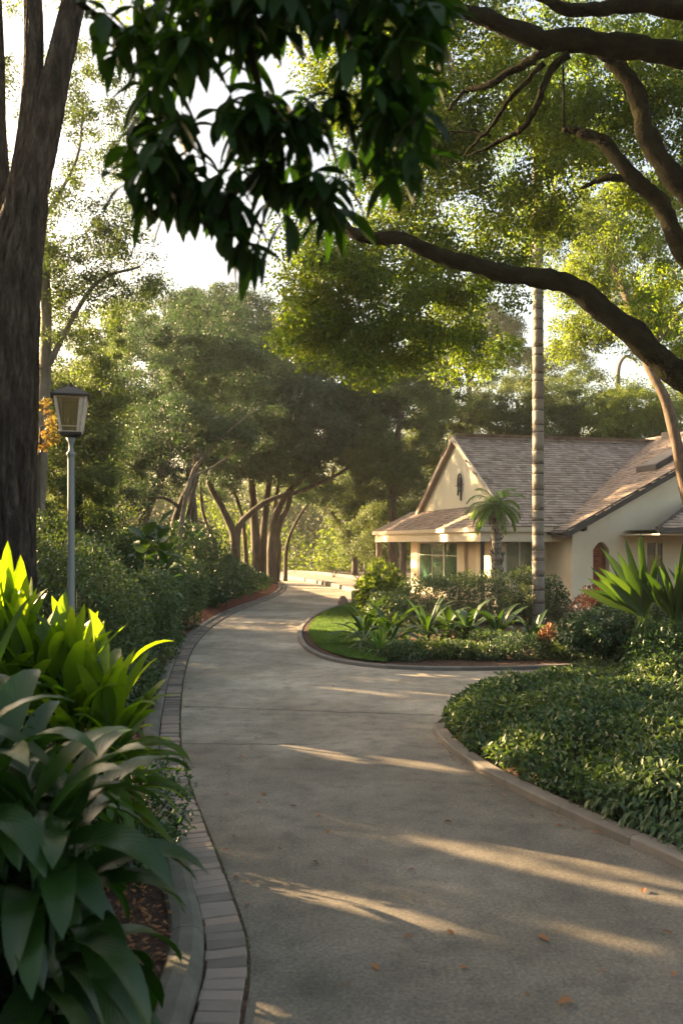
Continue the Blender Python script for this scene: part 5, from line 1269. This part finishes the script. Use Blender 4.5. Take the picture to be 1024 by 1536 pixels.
gf = small_leaves('ground_cover', pos, .062, M['groundleaf'], None, None, gate=False, outw=o1, ow=.9, aspect=.5); tag(gf, 'dense green small-leaved ground cover filling the bed right of the drive', 'ground cover', kind='stuff')
xs, ys, dist = scatter(110000, True)
z = gh(xs, ys, dist)*(1-.75*RNG.random(len(xs))**1.4)
pos = np.stack([xs, ys, np.maximum(z, .03)], 1); n = len(xs)
d = np.stack([RNG.normal(-.45, .55, n), RNG.normal(-.35, .55, n), RNG.normal(-.05, .45, n)], 1)
v = blades(pos, d, RNG.uniform(.06, .14, n), RNG.uniform(.020, .036, n), RNG.uniform(.6, 1.6, n), 3, .25)
tag(blade_obj('ground_cover', v, M['groundleaf']), 'pointed drooping leaves of the ground cover above the near right kerb', 'ground cover', kind='stuff')
tri_sheet('right_bed_soil', GC, .03, 'mulch')

# ---- unseen trees added on the left; they cast the shade across the drive
for i, (x, y, rr, hh) in enumerate([(-5.6, 5.0, 1.8, 5.6), (-7.0, 7.0, 1.6, 3.2), (-8.6, 9.6, 1.8, 3.0), (-10.2, 12.6, 2.0, 3.2), (-12.2, 16.0, 2.3, 3.6), (-14.2, 20.5, 2.5, 4.0), (-17.0, 26, 3.0, 4.6), (-9.8, 6.2, 2.2, 4.0), (-13.4, 11.5, 2.6, 4.6), (-5.0, 2.6, 1.4, 3.4), (-9.6, 15.2, 2.0, 3.6), (-11.6, 19.2, 2.2, 3.8)]):
    b_ = np.array([x, y, 0.]); hh = hh*1.35
    tree('shade_tree', ['short leafy tree out of view left of the broad-leaved plants', 'leafy tree out of view left of the lime plants', 'leafy tree out of view left of the big trunk', 'leafy tree out of view left of the airy tree', 'leafy tree out of view left of the rounded tree', 'leafy tree out of view left of the grove front', 'largest leafy tree out of view beside the grove', 'tall leafy tree out of view behind the lime plant shade', 'tall leafy tree out of view farther left of the airy tree', 'lowest leafy tree out of view nearest the viewer', 'leafy tree out of view beside the middle shrubs', 'leafy tree out of view beside the grove edge'][i], [([b_, b_+[.05, 0, hh*.5], b_+[0, 0, hh]], .14, .06)],
         [(b_+[0, 0, hh*.62], (rr, rr, hh*.62), 70), (b_+[0, 0, hh*.3], (rr*.9, rr*.9, hh*.32), 34)], leaf=.085, per=430, puff=.5, leafm='softleaf', rmin=.004, group='shade trees beyond the left edge', shell=.1, dn=1.6)

# ================================================================== SMALL THINGS
st_ = thing('standing_stone', 'rounded beige standing stone left of the porch post', 'stone', [gp(568, 30), 30, 0])
m_ = MB(); w_ = .34; pts = [(-w_, 0, 0), (w_, 0, 0), (w_*1.02, 0, .9)]+[(w_*math.cos(a), 0, .9+.34*math.sin(a)) for a in np.linspace(.15, math.pi-.15, 9)]+[(-w_*1.02, 0, .9)]
m_.prism(pts, (0, .22, 0)); m_.build('slab', M['boulder'], st_, bevel=.04)
wl = thing('low_wall', 'low beige garden wall at the back of the lawn beside the drive', 'wall', G(555, 905))
m_ = MB(); m_.box(-.55, .55, 0, .25, 0, .30); m_.box(-.62, -.5, -.05, .3, 0, .42); m_.build('wall', M['kerbstone'], wl, bevel=.02)
m_ = MB(); m_.box(-.49, .58, -.03, .28, .302, .35); m_.build('coping', M['boulder'], wl, bevel=.01)
bl = thing('boulder', 'small tan rock on the kerb at the top of the lawn', 'rock', G(514, 909))
m_ = MB(); m_.lathe([(.05, 0), (.15, .02), (.17, .12), (.13, .24), (.06, .32)], 9); o = m_.build('stone', M['terrace'], bl, True)

spots = [(473, 1294, .05), (493, 1250, .05), (477, 1225, .05), (611, 1408, .045), (675, 1402, .05), (696, 1453, .05), (564, 1453, .06), (847, 1508, .085), (814, 1410, .07), (965, 1338, .06), (672, 1236, .06), (798, 1226, .05), (364, 1136, .05), (395, 1192, .07), (551, 1293, .03), (560, 1322, .03), (615, 1307, .05), (680, 1140, .05), (838, 1240, .05), (894, 1250, .05), (999, 1402, .05), (340, 1195, .04), (440, 1211, .05), (388, 1207, .05), (720, 1178, .04), (755, 1196, .04), (655, 1092, .07), (580, 1226, .03), (520, 1480, .03), (420, 1420, .03), (905, 1460, .035), (470, 1100, .03), (560, 1090, .03), (500, 1030, .05), (600, 1025, .05), (1010, 1465, .05), (790, 1495, .03), (420, 1275, .03), (350, 1256, .03)]
for i, (px, py, s) in enumerate(spots):
    g_ = G(px, py); a = RNG.uniform(0, 6.28)
    o = MB()
    v, q, u = blades(np.array([[0, 0, .006+.01*RNG.random()]])-np.array([[math.cos(a)*s*.5, math.sin(a)*s*.5, 0]]), np.array([[math.cos(a), math.sin(a), RNG.uniform(.0, .35)]]), s*1.05, s*.5, RNG.uniform(.2, 1.2), 6, RNG.uniform(.3, .8), twist=.6)
    u[:, 2] = RNG.random()
    v[:, 2] = np.maximum(v[:, 2], .003)
    lab = 'small dry brown leaf on the %s %s of the driveway' % ('near' if py > 1400 else 'middle' if py > 1220 else 'far', 'left part' if px < 460 else 'centre part' if px < 700 else 'right part')
    if (px, py) == (847, 1508): lab = 'largest orange dry leaf, nearest the viewer on the driveway'; u[:, 2] = .98
    if (px, py) == (564, 1453): lab = 'orange-brown leaf on the driveway near the bottom centre'; u[:, 2] = .95
    if (px, py) == (814, 1410): lab = 'long thin tan leaf in the shade below the broad sun streak'; u[:, 2] = .8
    if (px, py) == (965, 1338): lab = 'tan leaf lying inside the broad sun streak at right'
    ob_ = mesh_np('fallen_leaf', v, q, M['dryleaf'], None, u, True); ob_.location = (float(g_[0]), float(g_[1]), .002)
    tag(ob_, lab, 'leaf', 'dry leaves scattered on the driveway')

# litter blown against the two edges of the drive
edgeL = resample(LEFT, .05); edgeR = [p for p in resample(RIGHT, .05) if p[1] < 8.8 and p[0] < 3.2]
for i in range(56):
    left = i % 2; e_ = (edgeL[40:200] if left else edgeR); q = e_[RNG.integers(0, len(e_))]
    off = abs(RNG.normal(.02, .06))+.02; x_, y_ = q[0]+(off if left else -off), q[1]
    a = RNG.uniform(0, 6.28); s_ = RNG.uniform(.018, .04)
    v, q2, u = blades(np.array([[0, 0, .006]]), np.array([[math.cos(a), math.sin(a), RNG.uniform(.0, .35)]]), s_, s_*.5, RNG.uniform(.2, 1.2), 5, RNG.uniform(.3, .8), twist=.6)
    u[:, 2] = RNG.random()*.7; v[:, 2] = np.maximum(v[:, 2], .003)
    ob_ = mesh_np('fallen_leaf', v, q2, M['dryleaf'], None, u, True); ob_.location = (float(x_), float(y_), .002)
    tag(ob_, 'tiny brown leaf scrap lying against the left brick edging' if left else 'tiny brown leaf scrap lying against the right kerb', 'leaf', 'leaf scraps along the brick edging' if left else 'leaf scraps along the right kerb')

# ================================================================== AIR
hz = MB(); hz.box(-180, 180, -30, 150, -1.2, 26)
ho = hz.build('haze', M['white']); tag(ho, 'thin warm morning haze filling the air of the whole garden', 'haze', kind='stuff')
hm = bpy.data.materials.new('haze_air'); hm.use_nodes = True; hn_ = hm.node_tree; hn_.nodes.clear()
pv = hn_.nodes.new('ShaderNodeVolumePrincipled'); pv.inputs['Color'].default_value = (.95, .97, .95, 1); pv.inputs['Density'].default_value = .00042; pv.inputs['Anisotropy'].default_value = .15
oo = hn_.nodes.new('ShaderNodeOutputMaterial'); hn_.links.new(pv.outputs[0], oo.inputs['Volume'])
ho.data.materials.clear(); ho.data.materials.append(hm)
